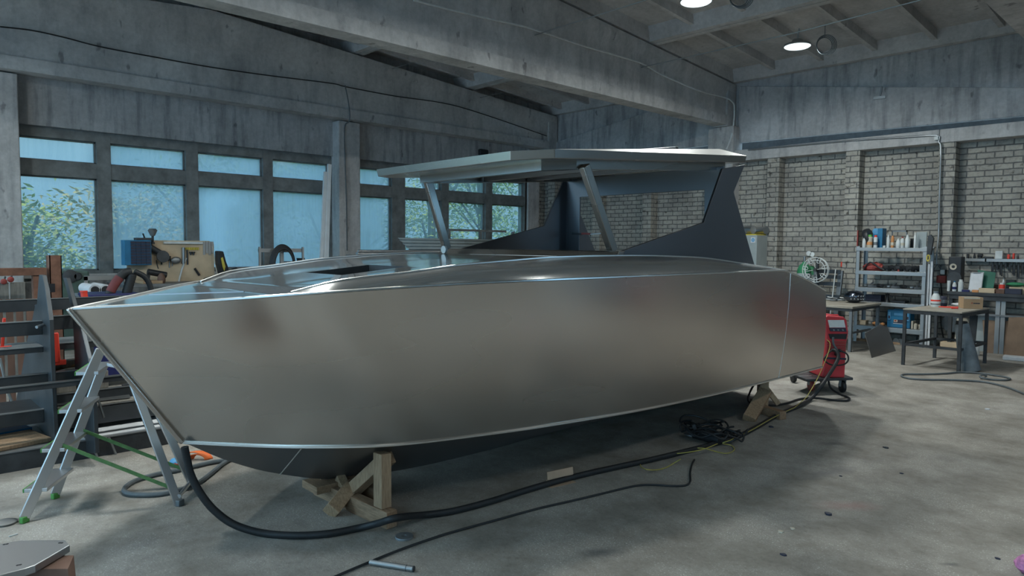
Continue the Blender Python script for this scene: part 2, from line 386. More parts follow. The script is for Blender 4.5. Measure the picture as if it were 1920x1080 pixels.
# brick wall with pilasters
struct(MB().box(-13.8, 9, YB, YB+.35, 0, 3.6).build('wall_back', 'brick', smooth=0))
for i in range(-3, 7):
    x = -3.53-1.552*i
    if -8.5 < x < -7.4 or x < -13: continue
    struct(MB().box(x-.25, x, YB-.26, YB+.02, 0, 3.49).build('pilaster', 'brick', smooth=0))
lg = MB()
for x0, x1 in ((-13.6, -8.3), (-7.62, -3.78), (-3.775, -2.1), (-1.6, 4.4)): lg.box(x0, x1, YB-.3, YB+.1, 3.48, 3.71)
struct(lg.build('trim_1', 'concrete_col', smooth=0, bevel=.012))
# wall panels above the ledge: the back sheet and, standing proud of it, slabs whose sloping upper edge stands in for a shadow boundary
struct(MB().box(-13.8, 9, YB+.02, YB+.3, 4.0, 6.1).build('wall_back_upper', 'concrete_wall', smooth=0))
struct(MB().box(-13.8, 9, YB+.75, YB+.8, 3.5, 4.1).build('wall_back_shade', 'dark_steel', smooth=0))  # dark sheet behind the gap, standing in for the shade above the ledge
def slope_panel(x0, x1, b0, b1, t0, t1):
    p = MB(); p.prism([(x0, YB-.06, b0), (x1, YB-.06, b1), (x1, YB-.06, t1), (x0, YB-.06, t0)], (0, .12, 0))
    struct(p.build('wall_back_panel', 'concrete_wall', smooth=0, bevel=.012))
slope_panel(-7.68, -2.15, 3.90, 3.82, 5.10, 4.20)
slope_panel(-13.7, -8.22, 3.86, 3.92, 4.36, 5.12)
slope_panel(-1.65, 4.0, 3.85, 3.9, 4.2, 5.1)
for x in (-7.95, -1.9, 4.1): struct(MB().box(x-.3, x+.3, YB-.3, YB+.1, 0, 4.24).build('column', 'concrete_col', smooth=0, bevel=.015))

# roof beams: I-section, bottom flange level, top following the roof
def beam(x, name='roof_beam'):
    ys = [-4.4+i*(13.86+4.4)/24 for i in range(25)]; ys.append(YR); ys.sort()
    m = MB()
    prof = lambda t: [(-.16, 4.26), (.16, 4.26), (.16, 4.46), (.115, 4.47), (.115, t-.30), (.17, t-.20), (.17, t-.04), (-.17, t-.04), (-.17, t-.20), (-.115, t-.30), (-.115, 4.47), (-.16, 4.46)]
    rows = [[V((x+a, y, z)) for a, z in prof(ZT(y))] for y in ys]
    rows = [r+[r[0]] for r in rows]; m.grid(rows)
    m.add(rows[-1][:-1], [tuple(range(12))]); m.add(rows[0][:-1], [tuple(range(11, -1, -1))])
    m.box(x-.164, x+.164, 13.55, 13.87, 4.242, 5.12)               # solid beam end
    return struct(m.build(name, 'concrete_beam', smooth=30))
for x in (-13.17, -7.93, -1.9, 4.1, 10.1): beam(x)

# ribbed roof slabs (3 m wide, spanning from beam to beam)
def slabs(xa, xb):
    m = MB()
    edges = [-4.2, -1.2, 1.8, 4.8, 7.8, 10.85, 13.88]
    for y0, y1 in zip(edges, edges[1:]):
        def sl(x0, x1, ya, yb, d0, d1):          # sheared box following the roof pitch; d0,d1 heights above the beam-top line
            P = []
            for d in (d0, d1):
                for (x, y) in ((x0, ya), (x1, ya), (x1, yb), (x0, yb)): P.append((x, y, ZT(min(max(y, y0+.001), y1-.001))+d))
            m.add(P, [(0, 3, 2, 1), (4, 5, 6, 7), (0, 1, 5, 4), (1, 2, 6, 5), (2, 3, 7, 6), (3, 0, 4, 7)])
        sl(xa, xb, y0, y1, .26, .36)
        for ya, yb in ((y0+.01, y0+.12), (y1-.12, y1-.01)):      # long ribs, splayed
            P = []
            for (d, e) in ((0, 0), (.27, .07)):
                for (x, y) in ((xa, ya-(e if ya > y0+1 else 0)), (xb, ya-(e if ya > y0+1 else 0)), (xb, yb+(e if ya < y0+1 else 0)), (xa, yb+(e if ya < y0+1 else 0))):
                    P.append((x, y, ZT(min(max(y, y0+.001), y1-.001))+d))
            m.add(P, [(0, 3, 2, 1), (4, 5, 6, 7), (0, 1, 5, 4), (1, 2, 6, 5), (2, 3, 7, 6), (3, 0, 4, 7)])
        n = 6
        for i in range(n+1):
            x = xa+.09+(xb-xa-.18)*i/n; wdt = .085 if 0 < i < n else .16
            sl(x-wdt/2, x+wdt/2, y0+.12, y1-.12, .10 if 0 < i < n else .0, .28)
    return struct(m.build('ceiling', 'concrete_slab', smooth=0))
for a, b in ((-13.78, -7.95), (-7.93, -1.92), (-1.9, 4.08), (4.1, 10.1), (10.1, 15)): slabs(a, b)
# unseen walls right and behind; dark tone and openings shaped for light and reflections
w = MB(); w.box(15, 15.3, -12, 14.3, 0, 6.6)
struct(w.build('wall_right', 'dark_wall', smooth=0))  # dark colour stands in for an unlit hall mirrored in the boat
w = MB()
for x0, x1, z0, z1 in ((-13.9, 15, 4.6, 6.6), (-13.9, -13, 0, 4.6), (-8.2, -7.7, 0, 4.6), (-3.2, -.2, 0, 4.6), (3.8, 4.3, 0, 4.6), (9.8, 10.3, 0, 4.6), (14.5, 15, 0, 4.6)): w.box(x0, x1, -4.9, -4.6, z0, z1)  # wide pier left of centre added to dim the bow's reflection
struct(w.build('wall_front', 'concrete_wall', smooth=0))

# cables clipped to beams and ledge
def cable(name, pts, r, m, label, k=5, cat='cable', n=6):
    return tag(MB().tube(smooth_path(pts, k), r, n).build(name, m, smooth=60), label, cat)
XB = -12.99
cable('cable', [PX(*p, XB) for p in ((0, 50), (60, 57), (120, 70), (190, 88), (290, 107), (390, 125), (500, 141), (620, 156), (650, 163), (740, 180), (830, 193), (900, 212), (1025, 255))], .011, 'black_rubber', 'thin dark cable sagging along the concrete beam over the windows')
XB = -7.78
cable('conduit', [PX(*p, XB+.03) for p in ((775, 0), (850, 20), (960, 45), (1000, 55), (1100, 88), (1200, 118))]+[PX(1240, 140, XB+.03), PX(1310, 170, XB+.03), PX(1355, 182, XB+.05), PX(1372, 190, XB+.1), PX(1377, 205, XB+.1), PX(1373, 250, XB+.1), PX(1362, 280, XB+.1)], .016, 'white_plastic', 'pale conduit running along the middle roof beam and down to its column', cat='conduit')
cable('cable', [PX(647, 160, -12.975), PX(653, 190, -12.975), PX(656, 215, -12.975), PX(654, 228, -12.98), PX(646, 240, -13.187), PX(647, 300, -13.187), PX(650, 380, -13.187), PX(651, 470, -13.187)], .013, 'grey_rubber', 'grey cable coming down the column between the two windows')
YL = YB-.32
cable('conduit', [PY(*p, YL) for p in ((1403, 281), (1500, 272), (1600, 263), (1700, 257), (1757, 254))]+[PY(1760, 266, YL), PY(1764, 275, YL), PY(1763, 320, YL), PY(1761, 380, YL), PY(1760, 440, YL), PY(1757, 470, YL), PY(1756, 495, YL)], .016, 'galvanised', 'white conduit along the concrete ledge dropping down the brick pilaster', k=3, cat='conduit')
bt = MB().box(*[c for a in zip(PY(1756, 259, YL-.02)-V((.03, .02, .03)), PY(1756, 259, YL-.02)+V((.03, .03, .03))) for c in a]); tag(bt.build('junction_box', 'white_plastic', smooth=0), 'small white junction box at the end of the ledge conduit', 'junction box')
# bracket on the upper wall
p = PY(1649, 183, YB-.08); g = MB(); g.obox(p, .2, .03, .05, .1); g.bar(p, p+V((.03, .02, .2)), .03, .02)
tag(g.build('wall_bracket', 'galvanised', smooth=0), 'short steel bracket left high on the stained concrete wall panel', 'bracket')
p = PX(904, 288, XW+.06); tag(MB().box(p.x, p.x+.1, p.y-.14, p.y+.14, p.z-.1, p.z+.1).build('wall_box', 'black_plastic', smooth=0, bevel=.03), 'small black box fixed to the concrete above the far window', 'box')

# the two lamps on their wires
def lamp(px, py, label):
    p = F(px, py, 4.70); t = thing('ceiling_lamp', label, 'lamp', p, 'round lamps under the roof')
    MB().lathe([(.19, 0), (.20, .01), (.19, .03), (.10, .05), (.07, .10), (.04, .11)], p, 28).build('housing', 'galvanised', t)
    MB().lathe([(.17, -.016), (.188, -.004), (.188, .0)], p, 28).build('lens', emit('lamp_glow', (.86, .97, 1.), 1.35), t)
    MB().tube([p+V((0, 0, .11)), p+V((.02, 0, .26))], .012, 6).build('hook', 'galvanised', t)
    return p
L1 = lamp(1305, 3, 'round lit lamp at the top edge, nearer one under the roof slabs')
L2 = lamp(1495, 87, 'round lit lamp hanging from the wire near the brick wall')
for lab, p, px in (('loops of spare cable hanging beside the farther lit lamp', L2, ((1532, 1560), 85)), ('loops of spare cable hanging beside the nearer lit lamp', L1, ((1370, 1402), -6))):
    c = DP(sum(px[0])/2, px[1], p); m = MB()
    for i in range(4):
        rr = .115+.012*i; m.tube([c+V((rr*math.cos(a)*.7+.01*i, rr*math.cos(a)*.7, rr*math.sin(a))) for a in [k*math.pi/12 for k in range(24)]], .006, 5, True)
    m.tube([c+V((0, 0, .115)), c+V((0, 0, .30))], .006, 5)
    tag(m.build('cable_loop', 'grey_rubber'), lab, 'cable')
def wire(a, b, label): return tag(MB().tube([a, a*.5+b*.5-V((0, 0, .05)), b], .009, 5).build('suspension_wire', 'galvanised'), label, 'wire')
wire(V((-7.85, L2.y+.1, 4.93)), V((-2.0, L2.y-.1, 4.99)), 'thin wire across the bay carrying the lamp nearer the brick wall')
wire(V((-7.85, L1.y+.1, 4.93)), V((-2.0, L1.y-.1, 4.99)), 'thin wire across the bay carrying the lamp at the top edge')
for P, Q, lab in (((735, 129, -13.0), (778, 116, -10.), 'first thin wire from the window beam up to the slabs'), ((900, 183, -13.0), (942, 174, -10.5), 'second thin wire from the window beam up to the slabs')):
    a = PX(*P); b = PX(*Q); tag(MB().tube([a, b], .006, 5).build('suspension_wire', 'galvanised'), lab, 'wire')

# outside: trees behind the glass, ground
struct(MB().box(-70, -13.9, -40, 60, -1.2, -1.0).build('ground', mat('grass_ground', (.05, .11, .03), .9, 0, .4, 1.), smooth=0))
leafm = [mat('leaf_light', (.46, .62, .16), .7, 0, .35, 3), mat('leaf_mid', (.30, .50, .14), .7, 0, .4, 3), mat('leaf_autumn', (.62, .58, .25), .7, 0, .3, 3)]
barkm = mat('bark', (.05, .045, .035), .9, 0, .4, 6)
def tree(x, y, h, wd, li, n, label, seed):
    rnd = random.Random(seed); t = thing('tree', label, 'tree', (x, y, -1.0), 'trees outside the windows')
    tr = MB(); tr.tube(smooth_path([(x, y, -1.0), (x+.1, y+.1, h*.35), (x-.1, y+.2, h*.75)], 4), [.13+.0*i for i in range(9)], 7)
    cl = []
    for i in range(9):
        a = rnd.uniform(0, 6.28); q = V((x+wd*.55*math.cos(a), y+wd*.55*math.sin(a), rnd.uniform(h*.12, h)))
        tr.tube([(x, y+.1, q.z*.55), q], .035, 5); cl.append(q)
    tr.build('trunk', barkm, t)
    lf = MB()
    cl += [V((x+rnd.gauss(0, wd*.42), y+rnd.gauss(0, wd*.42), rnd.uniform(-.4, h))) for _ in range(26)]
    for _ in range(int(n*2.2)):
        c = rnd.choice(cl)+V((rnd.gauss(0, .40), rnd.gauss(0, .40), rnd.gauss(0, .26)))
        s = rnd.uniform(.05, .11); a = V((rnd.gauss(0, 1), rnd.gauss(0, 1), rnd.gauss(0, .45))).normalized(); b = a.cross(V((rnd.gauss(0, .5), rnd.gauss(0, .5), 1))).normalized()
        lf.v += [c-a*s, c+b*s*.38, c+a*s, c-b*s*.38]; k = len(lf.v); lf.f.append((k-4, k-3, k-2, k-1))
    lf.build('foliage', leafm[li], t, smooth=0, fix=False)
for i, (x, y, h, wd, li, n, lab) in enumerate((
    (-17.5, 2.4, 2.3, 1.6, 0, 2600, 'light green bush pressed against the first window pane'),
    (-19.0, 4.6, 2.7, 1.8, 2, 2200, 'yellowish tree crown behind the second pane'),
    (-22.0, 1.4, 3.0, 2.2, 1, 2400, 'darker tree behind the light green bush at the first pane'),
    (-22.0, 7.5, 4.6, 2.2, 1, 2000, 'hazy green tree behind the third and fourth panes'),
    (-19.5, 10.3, 4.6, 2.0, 1, 2200, 'hazy tree right behind the middle column'),
    (-18.5, 13.6, 5.5, 2.0, 0, 2600, 'bright green tree with a thin trunk in the far window'),
    (-19.5, 16.6, 5.6, 2.2, 1, 2600, 'green tree in the middle of the far window'),
    (-20.0, 20.0, 5.8, 2.4, 1, 2600, 'green tree at the right end of the far window'),
    (-24.0, 14.5, 6.5, 3.0, 1, 2600, 'tall dark tree behind the far window trees'),
    (-25.0, 21.5, 6.5, 3.2, 1, 2400, 'farthest tree beyond the right end of the windows'))):
    tree(x, y, h, wd, li, n, lab, 100+i)
# ------------------------------------------------------------------ the aluminium boat
XC = -4.05
boat = thing('motor_boat', 'large bare aluminium cabin boat with hardtop, bow to the camera, on timber stands', 'boat', (XC, 4.0, 0))
SH = [(.0, .772, 1.314), (.29, 1.10, 1.342), (.475, 1.305, 1.362), (.665, 1.54, 1.386), (.81, 1.83, 1.405), (.935, 2.51, 1.428), (1.055, 3.17, 1.44), (1.12, 4.34, 1.446), (1.125, 5.47, 1.448), (1.085, 6.26, 1.446), (1.075, 6.36, 1.43), (1.05, 6.85, 1.335), (1.03, 7.33, 1.214)]
CH = [(.0, 1.298, .534), (.16, 1.488, .52), (.41, 1.78, .505), (.66, 2.26, .48), (.77, 2.74, .465), (.864, 3.3, .45), (.977, 4.64, .42), (1.01, 5.8, .412), (1.02, 7.33, .41)]
KE = [(0, 1.298, .534), (0, 1.548, .375), (0, 1.823, .244), (0, 2.279, .107), (0, 3.12, .046), (0, 3.6, .042), (0, 4.6, .06), (0, 7.33, .08)]
def cv(T): return pchip([p[1] for p in T], [p[0] for p in T]), pchip([p[1] for p in T], [p[2] for p in T])
shb, shz = cv(SH); chb, chz = cv(CH); _, kez = cv(KE)
NS = 72
def station(i):
    t = (i/NS)**1.25; ys = .772+t*(7.33-.772); yc = 1.298+t*(7.33-1.298); return ys, yc
def S(ys, sg): return V((XC+sg*shb(ys), ys, shz(ys)))
def Cn(yc, sg): return V((XC+sg*chb(yc), yc, chz(yc)))
for sg, nm in ((1, 'hull_side'), (-1, 'hull_side')):
    rows = []
    for i in range(NS+1):
        ys, yc = station(i); a, b = S(ys, sg), Cn(yc, sg)
        rows.append([a+(b-a)*(j/8)+V((sg*.018*math.sin(math.pi*j/8)*min(1, i/14), 0, 0)) for j in range(9)])
    MB().grid(rows).build(nm, 'hull_aluminium', boat, smooth=50)
rows = []
for i in range(NS+1):
    _, yc = station(i); k = V((XC, yc, kez(yc))); a, b = Cn(yc, 1), Cn(yc, -1)
    rows.append([a+(k-a)*(j/6) for j in range(6)]+[k+(b-k)*(j/6) for j in range(7)])
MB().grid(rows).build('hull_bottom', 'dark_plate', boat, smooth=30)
# stem bar, chine weld, gunwale edge, panel seams
st = [V((XC, .772-.012, 1.318)), V((XC, 1.285, .535))]
MB().bar(st[0], st[1], .035, .022, (0, 1, 0)).build('stem_bar', 'hull_aluminium', boat, bevel=.006)
for sg in (1, -1):
    MB().tube([Cn(station(i)[1], sg)+V((sg*.004, 0, 0)) for i in range(NS+1)], .0085, 6).build('chine_weld', 'weld_bead', boat)
    MB().tube([S(station(i)[0], sg)+V((0, 0, .002)) for i in range(NS+1)], .008, 6).build('gunwale_edge', 'weld_bead', boat)
    pa, pb = S(6.42, sg), Cn(6.36, sg)
    MB().tube([pa+(pb-pa)*(j/8)+V((sg*(.018*math.sin(math.pi*j/8)+.001), 0, 0)) for j in range(9)], .003, 5).build('panel_seam', 'weld_bead', boat)
    a, k = Cn(1.80, sg), V((XC, 1.86, kez(1.86)))
    MB().tube([a+(k-a)*(j/4)+V((0, -.002, -.002)) for j in range(5)], .0035, 5).build('panel_seam', 'weld_bead', boat)
# transom
MB().add([S(7.33, 1), S(7.33, -1), Cn(7.33, -1), V((XC, 7.33, kez(7.33))), Cn(7.33, 1)], [(0, 1, 2, 3, 4)]).build('transom', 'hull_aluminium', boat, smooth=0, solid=.006)
# raised side facet on each gunwale (the lens-shaped strip)
WT = [V((-3.40, 1.63, 1.402))]+[PX(px, py, x) for px, py, x in ((640, 525, -3.30), (760, 511, -3.225), (860, 497, -3.18), (950, 489, -3.135), (1040, 482, -3.10), (1110, 480, -3.08), (1180, 479, -3.065), (1300, 482, -3.045), (1400, 495, -3.025))]+[V((-2.985, 6.30, 1.448))]
wx = pchip([p.y for p in WT], [p.x for p in WT]); wz = pchip([p.y for p in WT], [p.z for p in WT])
def W(y, sg): return V((XC+sg*(wx(y)-XC), y, wz(y)))
WY = [1.63+i*(6.30-1.63)/60 for i in range(61)]
for sg in (1, -1):
    rows = []
    for y in WY:
        a, b = S(y, sg), W(y, sg); n = V((sg, 0, .6)).normalized()
        rows.append([a+(b-a)*(j/6)+n*.017*math.sin(math.pi*j/6)*min(1, max(0, (y-1.75)/.5))*min(1, (b-a).length/.12) for j in range(7)])
    MB().grid(rows).build('bulwark', 'bulwark_aluminium', boat, smooth=50)
    MB().tube([W(y, sg) for y in WY], .006, 6).build('bulwark_edge', 'weld_bead', boat)
# foredeck: nose, then trunk rising aft, with the hatch opening
def dz(y): return 1.314+(y-.772)*.108 if y < 1.6 else (1.403+(y-1.6)*.108 if y < 2.16 else (1.4637+(y-2.16)*.094 if y < 2.64 else 1.5088+(y-2.64)*.052))
HY0, HY1, HW = 2.16, 2.64, .235
ys = sorted(set([.772+i*.0828 for i in range(11)]+[1.63+i*.1 for i in range(23)]+[HY0, HY1, 3.86]))
rows = []; cols = []
for y in ys:
    e = (S(y, 1) if y < 1.63 else W(y, 1)); hb = max(e.x-XC, .0005); ez = e.z-(0 if y < 1.63 else .006)
    cr = dz(y) if y > 1.6 else ez
    fr = [-1, -.75, -.5, None, None, .5, .75, 1]
    xs = [-hb, -hb*.8, -max(hb*.55, min(HW+.02, hb*.6)), -min(HW, hb*.35), min(HW, hb*.35), max(hb*.55, min(HW+.02, hb*.6)), hb*.8, hb]
    if y >= 1.6: xs[3], xs[4] = -HW, HW
    rows.append([V((XC+x, y, ez+(cr-ez)*min(1, (1-abs(x)/hb)/.45) if hb > .01 else ez)) for x in xs])
i0, i1 = ys.index(HY0), ys.index(HY1)
sk = [(i, 3) for i in range(i0, i1)]
MB().grid(rows, sk).build('foredeck', 'deck_aluminium', boat, smooth=25)
h = MB()
for a, b in (((XC-HW, HY0), (XC+HW, HY0)), ((XC+HW, HY0), (XC+HW, HY1)), ((XC+HW, HY1), (XC-HW, HY1)), ((XC-HW, HY1), (XC-HW, HY0))):
    h.add([(a[0], a[1], dz(a[1])), (b[0], b[1], dz(b[1])), (b[0], b[1], dz(b[1])-.14), (a[0], a[1], dz(a[1])-.14)], [(0, 1, 2, 3)])
h.build('hatch_coaming', 'dark_steel', boat, smooth=0, solid=.006)  # dark colour stands in for the shade inside the hatch
MB().add([(XC-.5, 1.9, 1.1), (XC+.5, 1.9, 1.1), (XC+.62, 3.8, 1.1), (XC-.62, 3.8, 1.1)], [(0, 1, 2, 3)]).build('shade_liner_floor', 'dark_steel', boat, smooth=0)  # unseen dark liner added to keep the hatch opening black
MB().add([(XC-.85, 3.8, .4), (XC+.85, 3.8, .4), (XC+.85, 3.8, 1.55), (XC-.85, 3.8, 1.55)], [(0, 1, 2, 3)]).build('shade_liner_wall', 'dark_steel', boat, smooth=0)  # second liner sheet, added against light from the cockpit
# a thin bar lying along the nose deck
a, b = F(280, 552.5, 1.375), F(458, 546.8, 1.408)
MB().bar(a, b, .008, .006).build('deck_bar', 'dark_plate', boat)
# side decks and cockpit sole behind the windscreen
for sg in (1, -1):
    rows = [[W(y, sg)-V((0, 0, .004)), V((XC+sg*.80, y, wz(y)-.02))] for y in [3.8+i*.25 for i in range(11)]]
    MB().grid(rows).build('side_deck', 'deck_aluminium', boat, smooth=30)
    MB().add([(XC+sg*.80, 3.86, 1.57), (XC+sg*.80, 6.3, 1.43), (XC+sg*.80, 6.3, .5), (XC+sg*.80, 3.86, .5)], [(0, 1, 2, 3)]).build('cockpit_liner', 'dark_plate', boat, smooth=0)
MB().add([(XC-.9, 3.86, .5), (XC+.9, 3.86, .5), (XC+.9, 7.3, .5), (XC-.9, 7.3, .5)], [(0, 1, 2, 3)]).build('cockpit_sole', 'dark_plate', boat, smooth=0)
# windscreen base strip
wb = MB(); wb.prism([(-5.03, 3.90, 1.572), (-3.07, 3.90, 1.572), (-3.07, 3.93, 1.622), (-5.03, 3.93, 1.622)], (0, .07, 0))
wb.build('windscreen_base', 'roof_aluminium', boat, smooth=0, bevel=.006)
# cabin side fins
NF = [(3.93, 1.60), (5.114, 1.859), (5.388, 2.322), (5.766, 2.388), (5.584, 2.137), (5.99, 1.50), (6.0, 1.42), (3.9, 1.5)]
for x, d in ((-3.12, -.022), (-4.98, .022)):
    MB().prism([(x, y, z) for y, z in NF], (d, 0, 0)).build('cabin_fin', 'fin_plate', boat, smooth=0, bevel=.004)
# rear frame: header plate with a window-like opening
yb = 5.44
rf = MB(); rf.prism([(-4.96, yb, 1.42), (-4.77, yb, 1.42), (-4.77, yb, 2.157), (-3.325, yb, 2.157), (-3.315, yb, 1.88), (-3.30, yb, 1.5), (-3.14, yb, 1.5), (-3.14, yb, 2.35), (-4.96, yb, 2.35)], (0, .02, 0))
rf.build('rear_frame', 'fin_plate', boat, smooth=0, bevel=.003)
g = PY(1100, 438, yb-.05); lr = MB(); lr.bar(PY(1073, 438, yb-.05), PY(1091, 439, yb-.05), .012, .022); o = lr.build('latch_lever', 'black_plastic', boat)
MB().bar(PY(1091, 438, yb-.05), PY(1107, 438.5, yb-.05), .02, .02).build('lever_grip', 'red_dull', o)
MB().bar(PY(1107, 439, yb-.05), PY(1128, 437.5, yb-.05), .01, .01).build('lever_rod', 'white_plastic', o)
MB().bar(PY(1078, 439, yb-.05), PY(1078, 439, yb+.01), .012, .012).build('lever_stub', 'black_plastic', o)
# windscreen pillars
for bx, tx, x in (((1149, 471), (1097, 316), -3.18), ((838, 467), (801, 334), -4.92)):
    b = PX(*bx, x); t = PX(*tx, x)
    MB().bar(b, t+V((0, -.01, .02)), .05, .07, (0, 1, 0)).build('windscreen_pillar', 'roof_aluminium', boat, bevel=.006)
# hardtop
def zr(y): return 2.195+(y-3.05)*.0765
def ringpts(hb0, hb1, yf, yc, ya, dz_): return [V((XC+sx*h_, y, zr(y)+dz_)) for sx, h_, y in ((-1, hb0, yf), (1, hb0, yf), (1, hb1, yc), (1, hb1, ya), (-1, hb1, ya), (-1, hb1, yc))]
A = ringpts(.775, .965, 3.06, 3.27, 5.70, 0); B = ringpts(.785, .975, 3.05, 3.26, 5.71, .058)
rt = MB(); n = 6; rt.add(A+B, [(i, (i+1) % n, n+(i+1) % n, n+i) for i in range(n)]+[tuple(range(n-1, -1, -1))])
hard = rt.build('hardtop', 'roof_aluminium', boat, smooth=0, bevel=.004)
D = [V((XC+sx*h_, y, zr(y)+dd)) for sx, h_, y, dd in ((-1, .70, 3.16, .06), (1, .70, 3.16, .06), (1, .84, 3.36, .06), (1, .80, 5.55, .13), (-1, .80, 5.55, .13), (-1, .84, 3.36, .06))]
MB().add(B+D, [(i, (i+1) % n, n+(i+1) % n, n+i) for i in range(n)]+[tuple(range(n, 2*n))]).build('roof_skin', 'roof_top', hard, smooth=0)
e = PX(1268, 275, -3.6); s0 = PX(985, 293.5, -3.6)
MB().prism([(s0.x, s0.y, zr(s0.y)+.05), (e.x, e.y, zr(e.y)+.11), e, s0], (-.9, 0, 0)).build('roof_rail', 'dark_plate', hard, smooth=0, bevel=.004)
MB().ball(e+V((-.02, .03, -.01)), .02).build('rail_knob', 'dark_steel', hard)
# frame under the hardtop, inset
fr = MB()
I = ringpts(.70, .84, 3.42, 3.62, 5.58, -.055); J = ringpts(.70, .84, 3.42, 3.62, 5.58, 0); K = ringpts(.62, .76, 3.50, 3.68, 5.50, -.055)
fr.add(I+J+K, [(i, (i+1) % n, n+(i+1) % n, n+i) for i in range(n)]+[(i, (i+1) % n, 12+(i+1) % n, 12+i) for i in range(n)])
fr.build('roof_frame', 'roof_aluminium', hard, smooth=0, solid=.006)
for i, y in enumerate((4.2, 4.8)): MB().box(XC-.8, XC+.8, y, y+.04, zr(y)-.045, zr(y)).build('roof_bearer', 'dark_plate', hard, smooth=0)
# ------------------------------------------------------------------ left: cantilever rack, ladder, far benches
def sub(name, mb, m, parent, **k): return mb.build(name, m, parent, **k)
rack = thing('steel_rack', 'dark steel storage rack with tapered plate uprights, beyond the boat bow', 'rack', (-6.4, 1.4, 0))
yA = 1.02
PA = [PY(x, y, yA) for x, y in ((73, 515), (79, 516), (84, 540), (92, 600), (95, 680), (102, 830), (104, 858), (6, 868), (28, 760), (40, 700), (50, 640), (60, 600), (65, 575), (64, 572), (69, 570))]
for p in PA:
    if p.z < .04: p.z = 0
u = MB().prism(PA, (0, .03, 0)).build('upright_plate', 'rack_plate', rack, smooth=0, bevel=.004)
for px, py in ((81, 609), (54, 790), (28, 783)):
    p = PY(px, py, yA-.01); MB().tube([p+V((0, 0, 0)), p+V((.05, -.05, -.01))], .012, 8).build('lug', 'galvanised', u)
p = PY(55, 775, yA-.012); MB().box(p.x-.012, p.x+.012, p.y, p.y+.01, p.z-.04, p.z+.04).build('slot', 'black_plastic', u, smooth=0)
yB2 = 1.22
PB = [PY(x, y, yB2) for x, y in ((118, 521), (124, 521), (139, 578), (150, 610), (165, 672), (172, 712), (178, 850), (150, 850), (141, 700), (137, 610), (133, 575))]
for p in PB:
    if p.z < .06: p.z = 0
MB().prism(PB, (0, .03, 0)).build('upright_plate', 'rack_plate', rack, smooth=0, bevel=.004)
def rail(nm, xl, tl, bl, xr, tr, br, X, dep, m, y0=None, y1=None, top=None):
    a, b, c, d = PX(xl, tl, X), PX(xl, bl, X), PX(xr, tr, X), PX(xr, br, X)
    z1, z0 = (a.z+c.z)/2, (b.z+d.z)/2
    ya, yb = (a.y if y0 is None else y0), (c.y if y1 is None else y1)
    o = MB().box(X-dep, X, ya, yb, z0, z1).build(nm, m, rack, smooth=0, bevel=.003)
    MB().box(X-dep, X+.004, ya, yb, z1, z1+.006).build('rail_edge', 'galvanised', o, smooth=0)
    return z1
rail('shelf_rail', 0, 563, 585, 130, 561, 581, -6.9, .03, 'rack_plate', .1, 2.9)
z2 = rail('shelf_rail', 0, 607, 632, 70, 603, 629, -6.35, .04, 'rack_plate', .1, yA)
rail('shelf_rail', 92, 594.5, 620, 132, 592, 616, -6.45, .04, 'rack_plate', yA+.03, 2.6)
rail('shelf_rail', 0, 657, 667, 48, 653, 663, -6.35, .35, 'dark_steel', .1, yA)
rail('shelf_rail', 95, 647, 658, 152, 641, 652, -6.45, .40, 'dark_steel', yA+.03, 2.8)
rail('shelf_rail', 0, 709, 727, 69, 703, 720, -6.2, .04, 'rack_plate', .1, yA+.25)
rail('shelf_rail', 0, 727, 737.5, 235, 706, 715, -6.0, .05, 'dark_steel', .1, 3.0)
rail('shelf_rail', 97, 741, 762, 215, 729, 752, -6.45, .04, 'rack_plate', yA+.03, 2.9)
zw = rail('shelf_rail', 100, 771, 800, 262, 752, 790, -6.3, .04, 'rack_plate', yA+.03, 2.9)
rail('shelf_rail', 0, 779, 802, 38, 774, 800, -6.4, .04, 'rack_plate', .1, yA)
zs = rail('bottom_beam', 0, 850, 905, 305, 806, 838, -6.02, .75, 'dark_steel', .1, 3.0)
for px, py, qx, qy, Y in ((0, 672, 8, 707, -6.1), (16, 737, 22, 752, -6.1), (180, 735, 195, 783, -6.1), (172, 827, 185, 865, -6.0), (204, 820, 220, 858, -6.0)):
    MB().tube([PX(px, py, Y), PX(qx, qy, Y)], .009, 6).build('tie_rod', 'galvanised', rack)
# shelf surfaces
for X0, X1, y0, y1, z, m in ((-7.0, -6.3, yA+.05, 2.9, zw+.012, 'old_boards'), (-7.0, -6.5, yA+.05, 2.8, PX(110, 741, -6.45).z, 'old_boards'), (-6.98, -6.42, .1, yA, PX(20, 779, -6.4).z, 'rack_plate')):
    MB().box(X0, X1, y0, y1, z-.02, z).build('shelf_board', m, rack, smooth=0)
# things lying on the rack
zb = PX(110, 741, -6.45).z
def lay(name, mb, m, label, cat, **k): return tag(mb.build(name, m, **k), label, cat)
zp = PX(152, 690, -6.6).z
bx = MB().box(-6.9, -6.52, 1.1, 1.5, zb, zp-.03); lay('timber_block', bx, 'old_boards', 'grey weathered boards on the dark rack behind the ladder', 'boards', smooth=0, bevel=.006)
a, b = PX(112, 691, -6.7), PX(210, 674, -6.7); a.z = b.z = zp; a.y = 1.0+.15
lay('timber_pole', MB().tube(smooth_path([a, a*.7+b*.3+V((0, 0, .012)), b], 4), [.022, .021, .02, .018, .016, .015, .015, .014, .014], 8), 'timber', 'pale wooden shovel handle lying on the boards behind the ladder', 'pole')
p = PX(133, 678, -6.75); lay('timber_offcut', MB().obox(V((p.x, p.y, zp+.03)), .12, .32, .05, .25), 'old_boards', 'grey-brown wood offcut behind the pale wooden handle', 'wood', smooth=0, bevel=.005)
